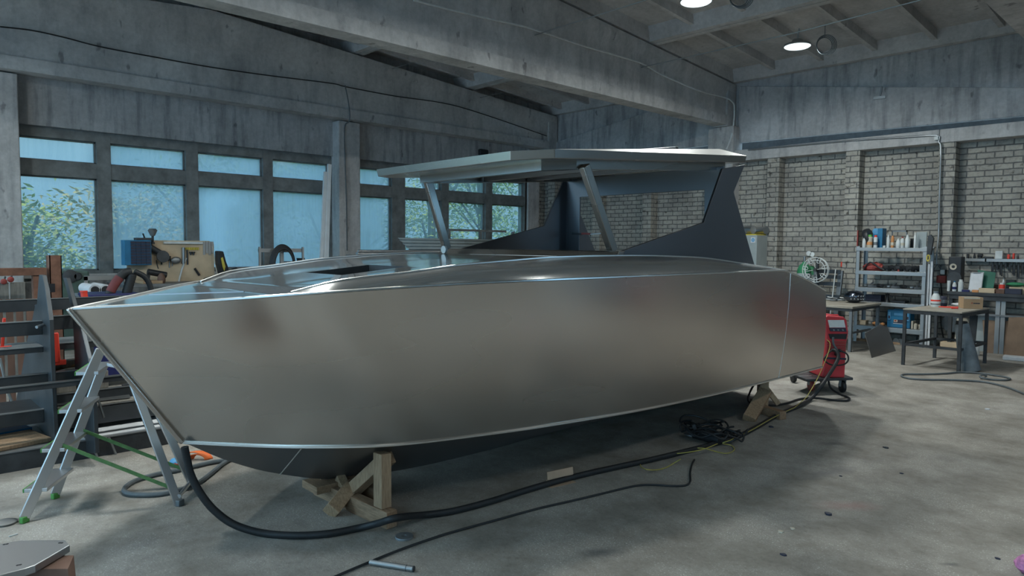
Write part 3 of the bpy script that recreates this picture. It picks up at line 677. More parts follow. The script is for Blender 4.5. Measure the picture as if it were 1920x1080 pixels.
# angled sheet offcuts on the lower shelf
z0 = zw+.02
P = [PX(x, y, -6.45) for x, y in ((174, 786), (210, 784), (237, 810), (190, 812))]
lay('sheet_offcut', MB().prism([(-6.75, 1.75, z0), (-6.42, 1.72, z0), (-6.38, 2.1, z0+.02), (-6.72, 2.15, z0+.10)], (0, 0, .01)), 'galvanised', 'bent pale sheet offcut on the low shelf behind the ladder', 'sheet metal', smooth=0)
lay('sheet_offcut', MB().prism([(-6.8, 1.15, z0), (-6.42, 1.1, z0), (-6.36, 1.62, z0), (-6.72, 1.68, z0)], (0, 0, .012)), 'galvanised', 'flat pale sheet offcut on the low shelf near the first upright', 'sheet metal', smooth=0)
lay('sheet_offcut', MB().prism([(-6.8, 2.2, z0), (-6.42, 2.18, z0), (-6.40, 2.7, z0), (-6.78, 2.7, z0)], (0, 0, .02)), 'old_boards', 'stack of thin strips on the low shelf next to the bow', 'strips', smooth=0)
lay('angle_bar', MB().bar((-6.5, 1.6, z0+.075), (-6.5, 2.05, z0+.15), .05, .03), 'dark_steel', 'dark steel angle resting on the bent sheet offcut', 'angle bar')
zl = PX(20, 779, -6.4).z
lay('cardboard_box', MB().box(-6.75, -6.45, .3, .52, zs+.01, zs+.2), 'cardboard_brown', 'brown carton at the left edge low on the rack', 'box', smooth=0, bevel=.004)
lay('timber_board', MB().obox((-6.3, .78, zs+.022), .4, .42, .03, .2), 'timber', 'short pine board lying low on the rack at the left edge', 'board', smooth=0, bevel=.004)
lay('blue_sheet', MB().obox((-6.68, .80, zs+.02), .22, .3, .03, .2), 'blue_plastic', 'dark blue folded sheet behind the short pine board', 'sheet', smooth=0)
# white board lying on the front beam
lay('white_board', MB().box(-6.7, -6.04, 1.12, 2.9, zs+.006, zs+.016), 'white_paper', 'long pale sheet lying on the rack foot behind the ladder', 'sheet', smooth=0)
# red clamps
def clamp(px0, py0, px1, py1, X, label, w=.03, m='red_bright'):
    a, b = PX(px0, py0, X), PX(px1, py1, X); t = thing('bar_clamp', label, 'clamp', b)
    MB().bar(a, b, w, w*.8, (1, 0, 0)).build('clamp_bar', m, t, bevel=.006)
    MB().bar(b+V((0, -.03, 0)), b+V((0, .06, 0)), .03, .04).build('jaw', m, t, bevel=.004); return t
clamp(103, 624, 107, 680, -6.44, 'red steel clamp upright between the rack shelves left of the bow', .045, 'red_bright')
clamp(8, 596, 4, 654, -6.50, 'red and pink handle hooked on the rack at the left edge', .022)
p, q = PX(157, 548, -8.2), PX(166, 600, -8.2)
t = thing('red_tube', 'bright red tube standing just behind the bow tip', 'tube', q)
MB().tube([p, q], [.032, .036], 12).build('tube_body', 'red_bright', t); MB().lathe([(.036, 0), (.036, .015)], p, 12).build('tube_cap', 'red_bright', t)
q2 = V((q.x, q.y+.03, 0)); MB().tube([q, q2], .03, 8).build('tube_stand', 'dark_steel', t)
# step ladder
lad = thing('step_ladder', 'open aluminium step ladder with green feet and green straps, left of the bow', 'ladder', (-4.9, 1.1, 0))
f1, f3, f4 = F(46, 980), F(336, 948), F(363, 913)
top = V((-4.80, 1.10, 0))
T1 = DP(189, 655, top); T2 = DP(222, 690, top+V((-.25, .10, 0)))
side = (f4-f3); f2 = f1+side*1.15
h1 = DP(200, 690, top); h3 = DP(232, 688, top+V((.02, .1, 0)))
r1 = MB(); r1.bar(f1+V((0, 0, .03)), T1, .022, .055, (0, 1, 0)); r1.build('rail', 'ladder_aluminium', lad, bevel=.004)
hb_ = h1+side*.9
fb = f2; r2 = MB().bar(fb+V((0, 0, .03)), DP(196, 680, h1+side*.9), .022, .055, (0, 1, 0)).build('rail', 'ladder_aluminium', lad, bevel=.004)
k3 = DP(243, 700, h1); r3 = MB().bar(f3+V((0, 0, .0)), k3, .022, .05, (0, 1, 0)).build('rail', 'ladder_aluminium', lad, bevel=.004)
k4 = DP(262, 700, h1+side*.9); r4 = MB().bar(f4, k4, .022, .05, (0, 1, 0)).build('rail', 'ladder_aluminium', lad, bevel=.004)
MB().tube([f3+V((0, 0, .06)), f4+V((0, 0, .06))], .013, 8).build('spreader_bar', 'ladder_aluminium', lad)
for nm, f_ in (('foot', f1), ('foot', fb)): MB().obox(f_+V((0, 0, .02)), .032, .045, .04, .5).build(nm, 'green_foot', lad, bevel=.006)
for nm, f_ in (('foot', f3), ('foot', f4)): MB().obox(f_+V((0, 0, .02)), .045, .045, .04, .5).build(nm, 'grey_rubber', lad, bevel=.006)
pl = MB(); pl.add([], [])
c0, c1 = h1, k3
Pz = h1.z+.0
pl.prism([h1+V((0, 0, .01)), k3+V((0, 0, .012)), k4+V((0, 0, .012)), hb_+V((0, 0, .01))], (0, 0, .022)); pl.build('platform', 'ladder_aluminium', lad, smooth=0, bevel=.004)
A0, A1 = f1, T1; B0, B1 = fb, DP(196, 680, h1+side*.9)
for k in range(4):
    zz = (.19+.215*k)
    a = A0+(A1-A0)*((zz-.03)/(A1.z-.03)); b = B0+(B1-B0)*((zz-.03)/(B1.z-.03))
    fwd = V((-(b-a).y, (b-a).x, 0)).normalized()
    if fwd.dot(f1-f3) < 0: fwd = -fwd
    t = MB(); t.prism([a+fwd*.075, b+fwd*.075, b-fwd*.05, a-fwd*.05], (0, 0, .022)); o = t.build('tread', 'ladder_aluminium', lad, smooth=0, bevel=.003)
    MB().bar(a+fwd*.077+V((0, 0, .011)), b+fwd*.077+V((0, 0, .011)), .008, .022).build('tread_trim', 'green_foot', o)
for (a, ta), (b, tb) in (((A0, .44), (f3, .13)), ((B0, .50), (f4, .15))):
    pa = a+((A1 if a is A0 else B1)-a)*ta; pb = b+((k3 if b is f3 else k4)-b)*tb
    MB().bar(pa, pb, .004, .022).build('strap', 'green_strap', lad)
# rusty frame behind the rack
X = -9.6
fr = thing('rusty_frame', 'rusty brown steel box-section frame standing at the left window', 'steel frame', (X, 1.0, 0))
a, b = PX(80, 478, X), PX(116, 482, X); zt = PX(95, 479, X).z
pm = MB(); y0, y1 = PX(93, 500, X).y, PX(116, 500, X).y
for q in ((X-.2, X-.19, y0, y1), (X-.01, X, y0, y1), (X-.2, X, y0, y0+.01), (X-.2, X, y1-.01, y1)): pm.box(q[0], q[1], q[2], q[3], 0, zt)
pm.build('post', 'rust', fr, smooth=0)
zt2, zb2 = PX(30, 503, X).z, PX(30, 517, X).z
MB().box(X-.16, X, -.8, y0-.03, zb2, zt2).build('beam', 'rust', fr, smooth=0, bevel=.004)
MB().box(X-.14, X-.02, y0-.16, y0-.06, 0, zb2).build('leg', 'rust', fr, smooth=0); MB().box(X-.14, X-.02, -.8, -.7, 0, zb2).build('leg', 'rust', fr, smooth=0)
p = PX(92, 540, X+.005); MB().box(X+.0, X+.004, p.y-.06, p.y+.06, p.z-.05, p.z+.05).build('slot', 'black_plastic', fr, smooth=0)
# boards standing behind it, with two red handles
for i in range(5):
    y = .75+i*.165; o = MB().obox((-10.3, y, .58), .03, .15, 1.16, Matrix.Rotation(.04, 3, 'Y')).build('board', 'old_boards', smooth=0, bevel=.004)
    tag(o, 'weathered grey board upright under the rusty beam at the left edge', 'board', 'grey boards under the rusty beam')
for px, py, lab in ((7, 528, 'red handle hanging at the very left edge under the rusty beam'), (20, 524, 'small red handle hanging on the boards beside the other red one')):
    p = PX(px, py, -10.24); t = thing('hook_tool', lab, 'handle', p)
    MB().ball(p, .035, (.6, 1, 1)).build('grip', 'red_dull', t); MB().tube([p, p+V((-.02, .02, .06))], .01, 6).build('stem', 'dark_steel', t)
for i in range(6):
    y = .86+i*.075; o = MB().obox((-7.9+.02*i, y, .56), .012, .055, 1.12, Matrix.Rotation(-.03*(i % 2), 3, 'Y')).build('flat_bar', 'brown_steel', smooth=0)
    tag(o, 'brown steel flat bar standing on end behind the dark rack', 'steel bar', 'brown flat bars behind the rack')
# green machine with round dials
X = -12.3
a, b = PX(118, 508, X), PX(168, 512, X)
mc = thing('green_lathe', 'dark green machine with two round dials under the first window', 'machine', (X-.4, 2.6, 0))
MB().box(X-.7, X, a.y-.2, b.y, 0, PX(140, 508, X).z).build('housing', 'machine_green', mc, smooth=0, bevel=.03)
for px, py, r in ((131, 518, .10), (145, 518, .06)):
    p = PX(px, py, X); MB().lathe([(r, 0), (r, .03), (r*.8, .04)], p, 20, Matrix.Rotation(math.pi/2, 3, 'Y')).build('dial', 'dark_steel', mc)
MB().box(X, X+.35, a.y-.1, b.y+.3, .78, .82).build('tray', 'galvanised', mc, smooth=0)
# bench under the windows with the pegboard
XBN = -12.25
bn = thing('workbench', 'long grey workbench under the windows behind the bow', 'workbench', (XBN, 4.6, 0))
MB().box(XBN-.75, XBN+.35, 3.0, 6.6, .95, 1.0).build('bench_top', 'grey_steel', bn, smooth=0, bevel=.006)
for x in (XBN-.7, XBN+.28):
    for y in (3.05, 4.8, 6.5): MB().box(x, x+.06, y, y+.06, 0, .95).build('leg', 'grey_steel', bn, smooth=0)
pb = thing('tool_board', 'plywood tool board standing on the bench before the windows', 'tool board', (XBN-.3, 4.2, 1.0))
XP = XBN-.28
a, b = PX(237, 452, XP), PX(401, 454, XP); zt = PX(330, 451, XP).z
MB().prism([(XP, a.y, 1.0), (XP, b.y, 1.0), (XP, b.y, zt-.05), (XP, b.y-.08, zt), (XP, a.y, zt)], (-.02, 0, 0)).build('board', 'plywood', pb, smooth=0)
MB().box(XP-.2, XP-.02, a.y+.1, a.y+.14, 1.0, 1.35).build('brace', 'timber', pb, smooth=0); MB().box(XP-.2, XP-.02, b.y-.2, b.y-.16, 1.0, 1.35).build('brace', 'timber', pb, smooth=0)
l = MB().box(XP, XP+.05, PX(306, 454, XP).y, PX(379, 454, XP).y, PX(340, 457.5, XP).z, PX(340, 453, XP).z); tag(l.build('batten_lamp', 'white_plastic', smooth=0, bevel=.008), 'unlit white batten light along the top of the tool board', 'light')
# blue small-parts cabinet on the board
X2 = XP+.2
c0, c1 = PX(233, 450, X2), PX(285, 497, X2)
cb = thing('parts_cabinet', 'blue small-parts cabinet with dark drawers at the left of the tool board', 'cabinet', ((X2+XP)/2, (c0.y+c1.y)/2, c1.z))
MB().box(XP-.002, X2-.012, c0.y, c1.y, c1.z, c0.z).build('body', 'blue_plastic', cb, smooth=0, bevel=.005)
nr, nc = 8, 4
for i in range(nr):
    for j in range(nc):
        y0 = c0.y+.09+(c1.y-c0.y-.1)*j/nc; y1 = c0.y+.09+(c1.y-c0.y-.1)*(j+1)/nc; zz0 = c1.z+.015+(c0.z-c1.z-.03)*i/nr; zz1 = c1.z+.015+(c0.z-c1.z-.03)*(i+1)/nr
        MB().box(X2-.012, X2, y0+.003, y1-.003, zz0+.004, zz1-.004).build('drawer', 'label_dark', cb, smooth=0)
for k, (px, py, qx, qy) in enumerate(((253, 445, 283, 444),)):
    a, b = PX(px, py, XP+.1), PX(qx, qy, XP+.1); a.z = b.z = c0.z+.02
    tag(MB().box(XP+.02, XP+.16, a.y, b.y, c0.z, c0.z+.04).build('tool_tray', 'dark_steel', smooth=0, bevel=.006), 'dark flat tray on top of the blue parts cabinet', 'tray')
# lamp on the board
p = PX(286, 450, XP+.05); q = PX(286, 432, XP+.05); ds = thing('desk_lamp', 'grey work lamp rising above the tool board', 'lamp', p)
MB().tube([p+V((0, 0, -.05)), q-V((0, 0, .08))], .02, 8).build('stem', 'dark_steel', ds); MB().lathe([(.035, -.09), (.075, .0), (.05, .03)], q, 12).build('shade', 'galvanised', ds)
MB().bar(p+V((-.05, 0, -.05)), p+V((.05, 0, -.05)), .04, .03).build('clamp', 'dark_steel', ds)
# hand tools on the board
def tool(name, pts, r, m, label, cat, grip=None):
    P = [PX(x, y, XP+r*.8) for x, y in pts]; t = thing(name, label, cat, P[-1])
    MB().tube(P, r, 7).build('blade', m, t)
    if grip: MB().tube([P[0], P[0]*.6+P[1]*.4], r*1.7, 7).build('grip', grip, t)
    return t
tool('wrench', ((344, 464), (344, 494)), .028, 'galvanised', 'long grey wrench hanging in the middle of the tool board', 'wrench')
tool('lever_bar', ((349, 484), (341, 505), (335, 530)), .016, 'white_plastic', 'thin pale lever leaning in front of the long grey wrench', 'bar')
tool('file', ((351, 468), (352, 496)), .014, 'dark_steel', 'dark narrow file hanging right beside the long grey wrench', 'file')
tool('pliers', ((365, 503), (374, 516)), .02, 'black_plastic', 'black pliers hanging low at the right of the tool board', 'pliers')
tool('screwdriver', ((358, 472), (358, 478)), .016, 'dark_steel', 'short dark screwdriver, left one of the pair near the yellow row', 'screwdriver', 'black_plastic')
tool('screwdriver', ((363, 472), (363, 478)), .016, 'dark_steel', 'short dark screwdriver, right one of the pair near the yellow row', 'screwdriver', 'black_plastic')
tool('hammer', ((318, 480), (318, 502)), .012, 'galvanised', 'small hammer hanging left of centre on the tool board', 'hammer', 'dark_steel')
tool('chisel', ((323, 484), (323, 499)), .010, 'galvanised', 'pale chisel hanging right of the small hammer', 'chisel')
tool('hook_wire', ((293, 488), (295, 498), (297, 504)), .008, 'dark_steel', 'bent dark wire hook hanging below the grinder', 'hook')
tool('saw', ((303, 484), (303, 496)), .010, 'dark_steel', 'thin dark saw blade hanging left of the small hammer', 'saw')
tool('rule', ((398, 462), (408, 516)), .012, 'cream', 'long pale rule leaning at the right edge of the tool board', 'rule')
p = PX(330, 488, XP+.05); tag(MB().ball(p, .075, (.4, 1.1, .8)).build('spring_clamp', 'galvanised'), 'grey rounded clamp hanging right of the pale chisel', 'clamp')
p = PX(294, 472, XP+.07); t = thing('angle_grinder', 'dark power grinder hanging beside the blue parts cabinet', 'grinder', p)
MB().tube([p+V((0, -.14, .1)), p+V((0, .08, -.04))], .05, 10).build('body', 'dark_steel', t); MB().lathe([(.1, 0), (.1, .02)], p+V((.04, .08, -.08)), 16, Matrix.Rotation(1.4, 3, 'Y')).build('disc', 'dark_steel', t); MB().tube([p+V((0, -.14, .1)), p+V((-.02, -.2, .3))], .012, 6).build('cord', 'black_rubber', t)
for i in range(8):
    p = PX(349+i*3.2, 466, XP+.01); o = MB().tube([p-V((0, 0, .025)), p+V((0, 0, .02))], .012, 6).build('drill_bit', 'yellow'); tag(o, 'short brass drill bit in the yellow row on the tool board', 'drill bit', 'row of drill bits on the tool board')
for i in range(4):
    p, q = PX(383+i*5, 453, XP+.003+.004*i), PX(383+i*5.2, 478-3*(i % 2), XP+.003+.004*i); o = MB().bar(p, q, .04, .008, (1, 0, 0)).build('spanner', 'galvanised'); tag(o, 'grey spanner hanging in a bunch at the top right of the board', 'spanner', 'bunch of spanners on the tool board')
# hi-vis vest hung at the right end
P = [(402, 470), (413, 471), (418, 490), (423, 503), (421, 512), (409, 515), (403, 495)]
vt = thing('vest', 'black and yellow work vest hanging at the right end of the tool board', 'vest', PX(410, 514, XP+.08))
MB().prism([PX(x, y, XP-.002) for x, y in P], (.16, 0, 0)).build('cloth', 'black_plastic', vt, smooth=0, bevel=.02)
MB().prism([PX(x, y, XP+.165) for x, y in ((414, 484), (417, 482), (422, 500), (420, 508), (417, 500))], (.02, 0, 0)).build('yellow_panel', 'yellow', vt, smooth=0)
# things on the bench
c = PX(281, 536, XBN+.1); y0, y1 = PX(263, 536, XBN+.1).y, PX(300, 536, XBN+.1).y
tag(MB().box(XBN-.12, XBN+.25, y0, y1, 1.0, PX(281, 526, XBN+.1).z).build('cardboard_box', 'cardboard', smooth=0, bevel=.004), 'open cardboard box on the bench behind the black hoses', 'box')
a, b = PX(383, 525, XBN+.15), PX(436, 508, XBN+.15); t = thing('torch', 'black tube-shaped torch leaning on the bench beside the vest', 'torch', (a.x, a.y, 1.0))
MB().tube([a, b], [.03, .035], 10).build('body', 'black_plastic', t); MB().tube([b, b+(b-a).normalized()*.08], .045, 10).build('head', 'black_plastic', t); MB().bar(V((a.x, a.y, 1.0)), a, .05, .05).build('stand', 'dark_steel', t)
p = PX(292, 515, XBN+.05); t = thing('drill', 'black drill lying on the cardboard box', 'drill', p)
MB().tube([p+V((0, -.12, .05)), p+V((0, .16, -.01))], .05, 10).build('body', 'black_plastic', t); MB().bar(p+V((0, -.1, .05)), p+V((0, -.13, -.1)), .05, .05).build('handle', 'black_plastic', t)
p = PX(303, 537, XBN+.15); tag(MB().ball(V((p.x, p.y, 1.06)), .075, (1, .8, 1.4)).build('dark_bottle', 'brown_steel'), 'dark rounded bottle right of the cardboard box', 'bottle')
# hose bin with ribbed hoses
XH = -8.6
hb = thing('extractor_bin', 'navy blue bin holding the ribbed hoses behind the bow', 'bin', (XH, PX(205, 560, XH).y, 0))
y0, y1 = PX(168, 560, XH).y, PX(262, 560, XH).y; zt = PX(200, 553, XH).z
MB().box(XH-.5, XH, y0, y1, 0, zt).build('body', 'navy', hb, smooth=0, bevel=.02); MB().box(XH-.5, XH+.01, y0-.01, y1+.01, zt-.03, zt+.01).build('rim', 'navy', hb, smooth=0, bevel=.01)
def hose(pts, r, m, label, bands=None):
    P = smooth_path([PX(x, y, XH-.12) for x, y in pts], 10); P[0].z = zt-.2
    t = thing('ribbed_hose', label, 'hose', P[0]); rr = [r*(1+.07*(i % 2)) for i in range(len(P))]
    MB().tube(P, rr, 12).build('hose', m, t, smooth=60)
    if bands:
        i, j = bands; MB().tube(P[i:j], r*1.1, 12).build('red_sleeve', 'hose_red', t, smooth=60)
    return t
hose(((196, 580), (205, 552), (217, 530), (232, 513), (246, 509)), .046, 'black_rubber', 'ribbed black and red hose bending left out of the navy bin', (12, 26))
hose(((232, 580), (238, 548), (246, 520), (248, 512)), .050, 'black_rubber', 'thick ribbed black hose standing in the middle of the navy bin')
hose(((286, 580), (283, 542), (272, 520), (252, 509)), .03, 'black_rubber', 'thin black hose arching right out of the navy bin')
# side table with paper rolls
XR = -10.6
y0, y1 = PX(158, 552, XR).y, PX(240, 552, XR).y; zt = PX(190, 553, XR).z
tb = thing('side_table', 'grey side table with a raised rail, left of the long workbench', 'table', (XR-.3, (y0+y1)/2, 0))
MB().box(XR-.6, XR+.05, y0, y1, zt-.04, zt).build('table_top', 'grey_steel', tb, smooth=0)
for x in (XR-.55, XR-.02):
    for y in (y0+.02, y1-.07): MB().box(x, x+.05, y, y+.05, 0, zt-.04).build('leg', 'grey_steel', tb, smooth=0)
ya = PX(158, 520, XR-.55).y; yb = PX(238, 520, XR-.55).y
MB().box(XR-.58, XR-.54, ya, yb, PX(190, 525, XR-.55).z, PX(190, 517, XR-.55).z).build('rail', 'galvanised', tb, smooth=0)
for y in (ya, yb-.04): MB().box(XR-.58, XR-.54, y, y+.04, zt, PX(190, 518, XR-.55).z).build('rail_post', 'galvanised', tb, smooth=0)
for px, py, lab in ((178, 545, 'white paper roll with a dark open end, left one on the side table'), (198, 543, 'white paper roll with a dark open end, right one on the side table')):
    p = PX(px, py, XR+.05); r = .072; p.z = zt+r; t = thing('paper_roll', lab, 'roll', (p.x, p.y, zt))
    m = MB(); m.lathe([(r*.72, 0), (r*.72, .01), (r, .01), (r, -.6), (r*.72, -.6)], p, 20, Matrix.Rotation(math.pi/2, 3, 'Y')); m.build('paper', 'white_paper', t)
    MB().lathe([(r*.7, .012), (r*.7, -.02)], p, 16, Matrix.Rotation(math.pi/2, 3, 'Y')).build('core', 'black_plastic', t)
# hose stand in front of the fourth pane
X = -11.4
y0, y1 = PX(486, 470, X).y, PX(570, 470, X).y
hs = thing('hose_stand', 'galvanised stand with a crossbar before the fourth window pane', 'stand', (X, (y0+y1)/2, 0))
for y in (y0, y1-.03): MB().box(X-.03, X, y, y+.03, 0, PX(528, 463, X).z).build('post', 'galvanised', hs, smooth=0)
ym = PX(529, 470, X).y; MB().box(X-.04, X, ym-.03, ym+.03, 0, PX(528, 462, X).z).build('centre_post', 'galvanised', hs, smooth=0)
MB().box(X-.05, X-.03, y0, y1, PX(528, 473, X).z, PX(528, 466, X).z).build('crossbar', 'galvanised', hs, smooth=0)
MB().box(X-.25, X-.02, y0, y1, PX(528, 503, X).z-.03, PX(528, 503, X).z).build('shelf', 'galvanised', hs, smooth=0)
c = PX(530, 497, X+.05); R0 = abs(PX(552, 497, X+.05).y-c.y); R1 = abs(PX(530, 460, X+.05).z-c.z); m = MB()
for i in range(4):
    k = 1-.055*i; m.tube([c+V((.02*i, R0*k*math.cos(a), R1*k*math.sin(a))) for a in [j*2*math.pi/40 for j in range(40)]], .022, 7, True)
tag(m.build('hose_coil', 'black_rubber', smooth=60), 'coil of black hose hung over the galvanised stand', 'hose')
zz = PX(528, 503, X).z
tag(MB().box(X-.22, X-.06, PX(536, 497, X-.1).y, PX(556, 497, X-.1).y, zz, PX(545, 490, X-.1).z).build('small_box', 'grey_steel', smooth=0, bevel=.006), 'small grey box on the hose stand behind the coil', 'box')
p = PX(564, 495, X-.1); tag(MB().lathe([(.05, 0), (.075, .17), (.07, .17), (.045, .02)], V((p.x, p.y, zz)), 14).build('plastic_cup', 'black_plastic'), 'dark tapered bucket on the right end of the hose stand', 'bucket')
# aluminium profiles leaning at the column
for px0, py0, px1, py1, w, lab in ((602, 490, 610, 322, .07, 'shortest aluminium profile leaning left of the column'), (612, 488, 617.5, 308, .08, 'tallest aluminium profile leaning against the column'), (607, 492, 613.5, 335, .04, 'narrow grey profile leaning between the other two at the column')):
    a, b = PX(px0, py0, -13.02), PX(px1, py1, -13.12); d = (a-b); f0 = a+d*(a.z/(b.z-a.z))
    tag(MB().bar(V((f0.x, f0.y, 0)), b, .05, w).build('metal_profile', 'lit_profile', bevel=.004), lab, 'metal profile')
# pipe rack behind the boat: long tubes, corrugated sheet, rail
X = -12.2
pr = thing('pipe_rack', 'low pipe rack behind the foredeck in front of the far window', 'rack', (X, 10, 0))
zt = PX(745, 478, X).z; ya, yb = PX(672, 475, X).y, PX(835, 475, X).y; yc = PX(965, 433, X).y
MB().box(X-.5, X, ya, yc, zt-.05, zt).build('rack_shelf', 'galvanised', pr, smooth=0)
for y in (ya+.05, 9.4, 11.2, yc-.1): MB().box(X-.3, X-.24, y, y+.06, 0, zt-.05).build('leg', 'grey_steel', pr, smooth=0)
zr_ = PX(900, 433, X-.3).z; y0 = PX(840, 433, X-.3).y
MB().box(X-.33, X-.29, y0, yc, zr_-.02, zr_+.03).build('rail', 'frame_paint', pr, smooth=0)
for px in (901, 962, 842): y = PX(px, 440, X-.3).y; MB().box(X-.34, X-.28, y-.03, y+.03, zt, zr_).build('rail_post', 'frame_paint', pr, smooth=0)
for i, (x, dz_, r, l) in enumerate(((X-.04, .03, .028, 'front'), (X-.11, .03, .028, 'second'), (X-.08, .078, .028, 'top'))):
    tag(MB().tube([(x, ya+.02*i, zt+dz_), (x, yb, zt+dz_)], r, 10).build('aluminium_tube', 'ladder_aluminium'), f'long aluminium tube on the pipe rack behind the deck, {l} one of three', 'tube')
c0, c1 = PX(747, 446, X-.2), PX(900, 446, X-.2); zc0, zc1 = PX(800, 447, X-.2).z, PX(800, 462, X-.2).z
rows = []
for k in range(41):
    t = k/40; rows.append([V((X-.22+.10*t+.022*math.sin(t*10*math.pi), c0.y+.34*t, zc0+(zt+.01-zc0)*t)), V((X-.22+.10*t+.022*math.sin(t*10*math.pi), c1.y+1.2, zc0+(zt+.01-zc0)*t))])
tag(MB().grid(rows).build('corrugated_sheet', 'grey_cabinet', solid=.012), 'pale corrugated sheet leaning on the pipe rack below the far window', 'sheet')
p = PX(838, 467, -4.75); p = V((-4.86, 3.865, 1.0)); p.z = dz(3.86)-.02+.03; p = PX(838, 468, -4.86)
t = MB(); t.lathe([(.016, 0), (.034, 0), (.034, .02), (.016, .02)], p+V((0, -.02, 0)), 18, Matrix.Rotation(math.pi/2, 3, 'X')); tag(t.build('tape_roll', 'white_plastic'), 'small white tape roll standing at the foot of the far windscreen pillar', 'tape roll')
# ------------------------------------------------------------------ right: brick wall side
def put(name, mb, m, label, cat, group=None, **k): return tag(mb.build(name, m, **k), label, cat, group)
YF = 13.0
sr = thing('shelf_rack', 'galvanised five-shelf rack full of workshop goods against the brick wall', 'shelf rack', (-4.1, YF+.22, 0))
xl, xr = PY(1605, 480, YF).x, PY(1738, 480, YF).x
ztop = PY(1670, 463, YF).z
for x in (xl, xr-.06):
    for y in (YF, YF+.40):
        m = MB(); m.box(x, x+.06, y, y+.006, 0, ztop+.01); xx = x if x == xl else x+.054; m.box(xx, xx+.006, y-(.0 if y == YF else .04), y+.046 if y == YF else y+.006, 0, ztop+.01)
        m.build('post', 'galvanised', sr, smooth=0)
SZ = []
for a, b in ((464.5, 471), (509, 516), (541, 549), (568, 575), (614.5, 623)):
    z1, z0 = PY(1670, a, YF).z, PY(1670, b, YF).z; SZ.append(z1)
    o = MB().box(xl, xr, YF-.004, YF+.42, z1-.012, z1).build('shelf', 'galvanised', sr, smooth=0)
    MB().box(xl+.0, xr, YF-.012, YF-.004, z0, z1).build('shelf_lip', 'galvanised', o, smooth=0, bevel=.003)
def on(px0, px1, pyt, zs, y=YF+.15, minh=.02):     # box footprint on a shelf from picture columns
    a, b = PY(px0, pyt, y), PY(px1, pyt, y); return a.x, b.x, max(a.z, zs+minh)
def bottle(name, px0, px1, pyt, zs, y, body, label, cap=None, shape='bottle', band=None, group=None):
    x0, x1, zt = on(px0, px1, pyt, zs, y); r = (x1-x0)/2; c = V(((x0+x1)/2, y, zs)); h = zt-zs
    t = thing(name, label, 'bottle', c, group)
    if shape == 'can': prof = [(r*.95, 0), (r, .01), (r, h*.8), (r*.7, h*.84)]; cp = (h*.84, h, r*.72)
    elif shape == 'jug': prof = [(r*.9, 0), (r, h*.1), (r, h*.5), (r*.75, h*.75), (r*.4, h*.88)]; cp = (h*.88, h, r*.42)
    else: prof = [(r*.9, 0), (r, h*.05), (r, h*.62), (r*.55, h*.85), (r*.45, h*.9)]; cp = (h*.9, h, r*.5)
    MB().lathe(prof, c, 16).build('bottle_body', body, t); MB().lathe([(cp[2], cp[0]), (cp[2]*.92, cp[1])], c, 14).build('cap', cap or body, t)
    if band: MB().lathe([(r*1.012, h*.2), (r*1.012, h*.45)], c, 16).build('paper_label', band, t)
    return t
def block(name, px0, px1, pyt, zs, y, d, m, label, cat, group=None, **k):
    x0, x1, zt = on(px0, px1, pyt, zs, y); return put(name, MB().box(x0, x1, y, y+d, zs, zt), m, label, cat, group, smooth=0, bevel=k.get('bevel', .004))
Z = SZ[0]; y = YF+.12
# top shelf
x0, x1, zt = on(1607, 1624, 430, Z, y)
t = thing('round_case', 'dark round case with a red edge at the left end of the top shelf', 'case', ((x0+x1)/2, y, Z))
MB().lathe([(.155, 0), (.165, .02), (.165, .07), (.155, .09)], ((x0+x1)/2+.05, y+.1, Z+.165), 26, Matrix.Rotation(math.radians(70), 3, 'Y')).build('shell', 'black_plastic', t)
MB().box(x0, x0+.02, y, y+.05, Z, Z+.31).build('red_edge', 'red_dull', t, smooth=0, bevel=.008)
bottle('spray_bottle', 1617.5, 1624, 445, Z, y-.05, 'white_plastic', 'small white spray bottle in front of the dark round case')
t = bottle('paint_tub', 1626, 1637, 440, Z, y, 'cream', 'white tub with green lid and orange print on the top shelf', 'green_plastic', 'can', 'orange_plastic')
bottle('spray_can', 1638.5, 1646, 441, Z, y-.05, 'white_plastic', 'white spray can with a red cap on the top shelf', 'red_bright', 'can', 'grey_steel')
o = block('blue_binder', 1646, 1655, 428, Z, y+.03, .2, 'blue_plastic', 'tall dark blue box on the top shelf right of the red-capped can', 'box')
x0, x1, zt = on(1636, 1646, 428, Z, y+.12); t = thing('round_tin', 'bright blue round tin behind the red-capped spray can', 'tin', ((x0+x1)/2, y+.16, Z))
MB().lathe([(.055, 0), (.055, .05)], ((x0+x1)/2, y+.2, zt-.055), 20, Matrix.Rotation(math.pi/2, 3, 'X')).build('face', 'blue_light', t); MB().box(x0, x1, y+.15, y+.2, Z, zt-.055).build('carton', 'blue_plastic', t, smooth=0)
block('pot_lid', 1655, 1660, 460.5, Z, y, .06, 'white_plastic', 'small white lid lying on the top shelf left of the tall white bottle', 'lid')
bottle('bottle', 1663, 1669, 440, Z, y, 'white_plastic', 'slim tall white bottle near the middle of the top shelf')
bottle('bottle', 1671, 1677, 442, Z, y, 'orange_plastic', 'bottle with an orange top half beside the slim white one', 'orange_plastic', 'can', 'cream')
x0, x1, zt = on(1671, 1700, 432, Z, y+.2); m = MB()
for q in ((x0, x0+.015, Z, zt), (x1-.015, x1, Z, zt), (x0, x1, zt-.03, zt), (x0, x1, Z, Z+.015)): m.box(q[0], q[1], y+.22, y+.25, q[2], q[3])
put('picture_frame', m, 'grey_steel', 'grey rectangular frame standing behind the white jugs on the top shelf', 'frame', smooth=0)
bottle('jug', 1680, 1689, 447, Z, y, 'white_plastic', 'squat white jug, left of two in front of the grey frame', None, 'jug')
bottle('jug', 1688, 1697, 444, Z, y+.04, 'white_plastic', 'squat white jug with a pinkish cap, right of two by the grey frame', 'red_dull', 'jug', 'cream')
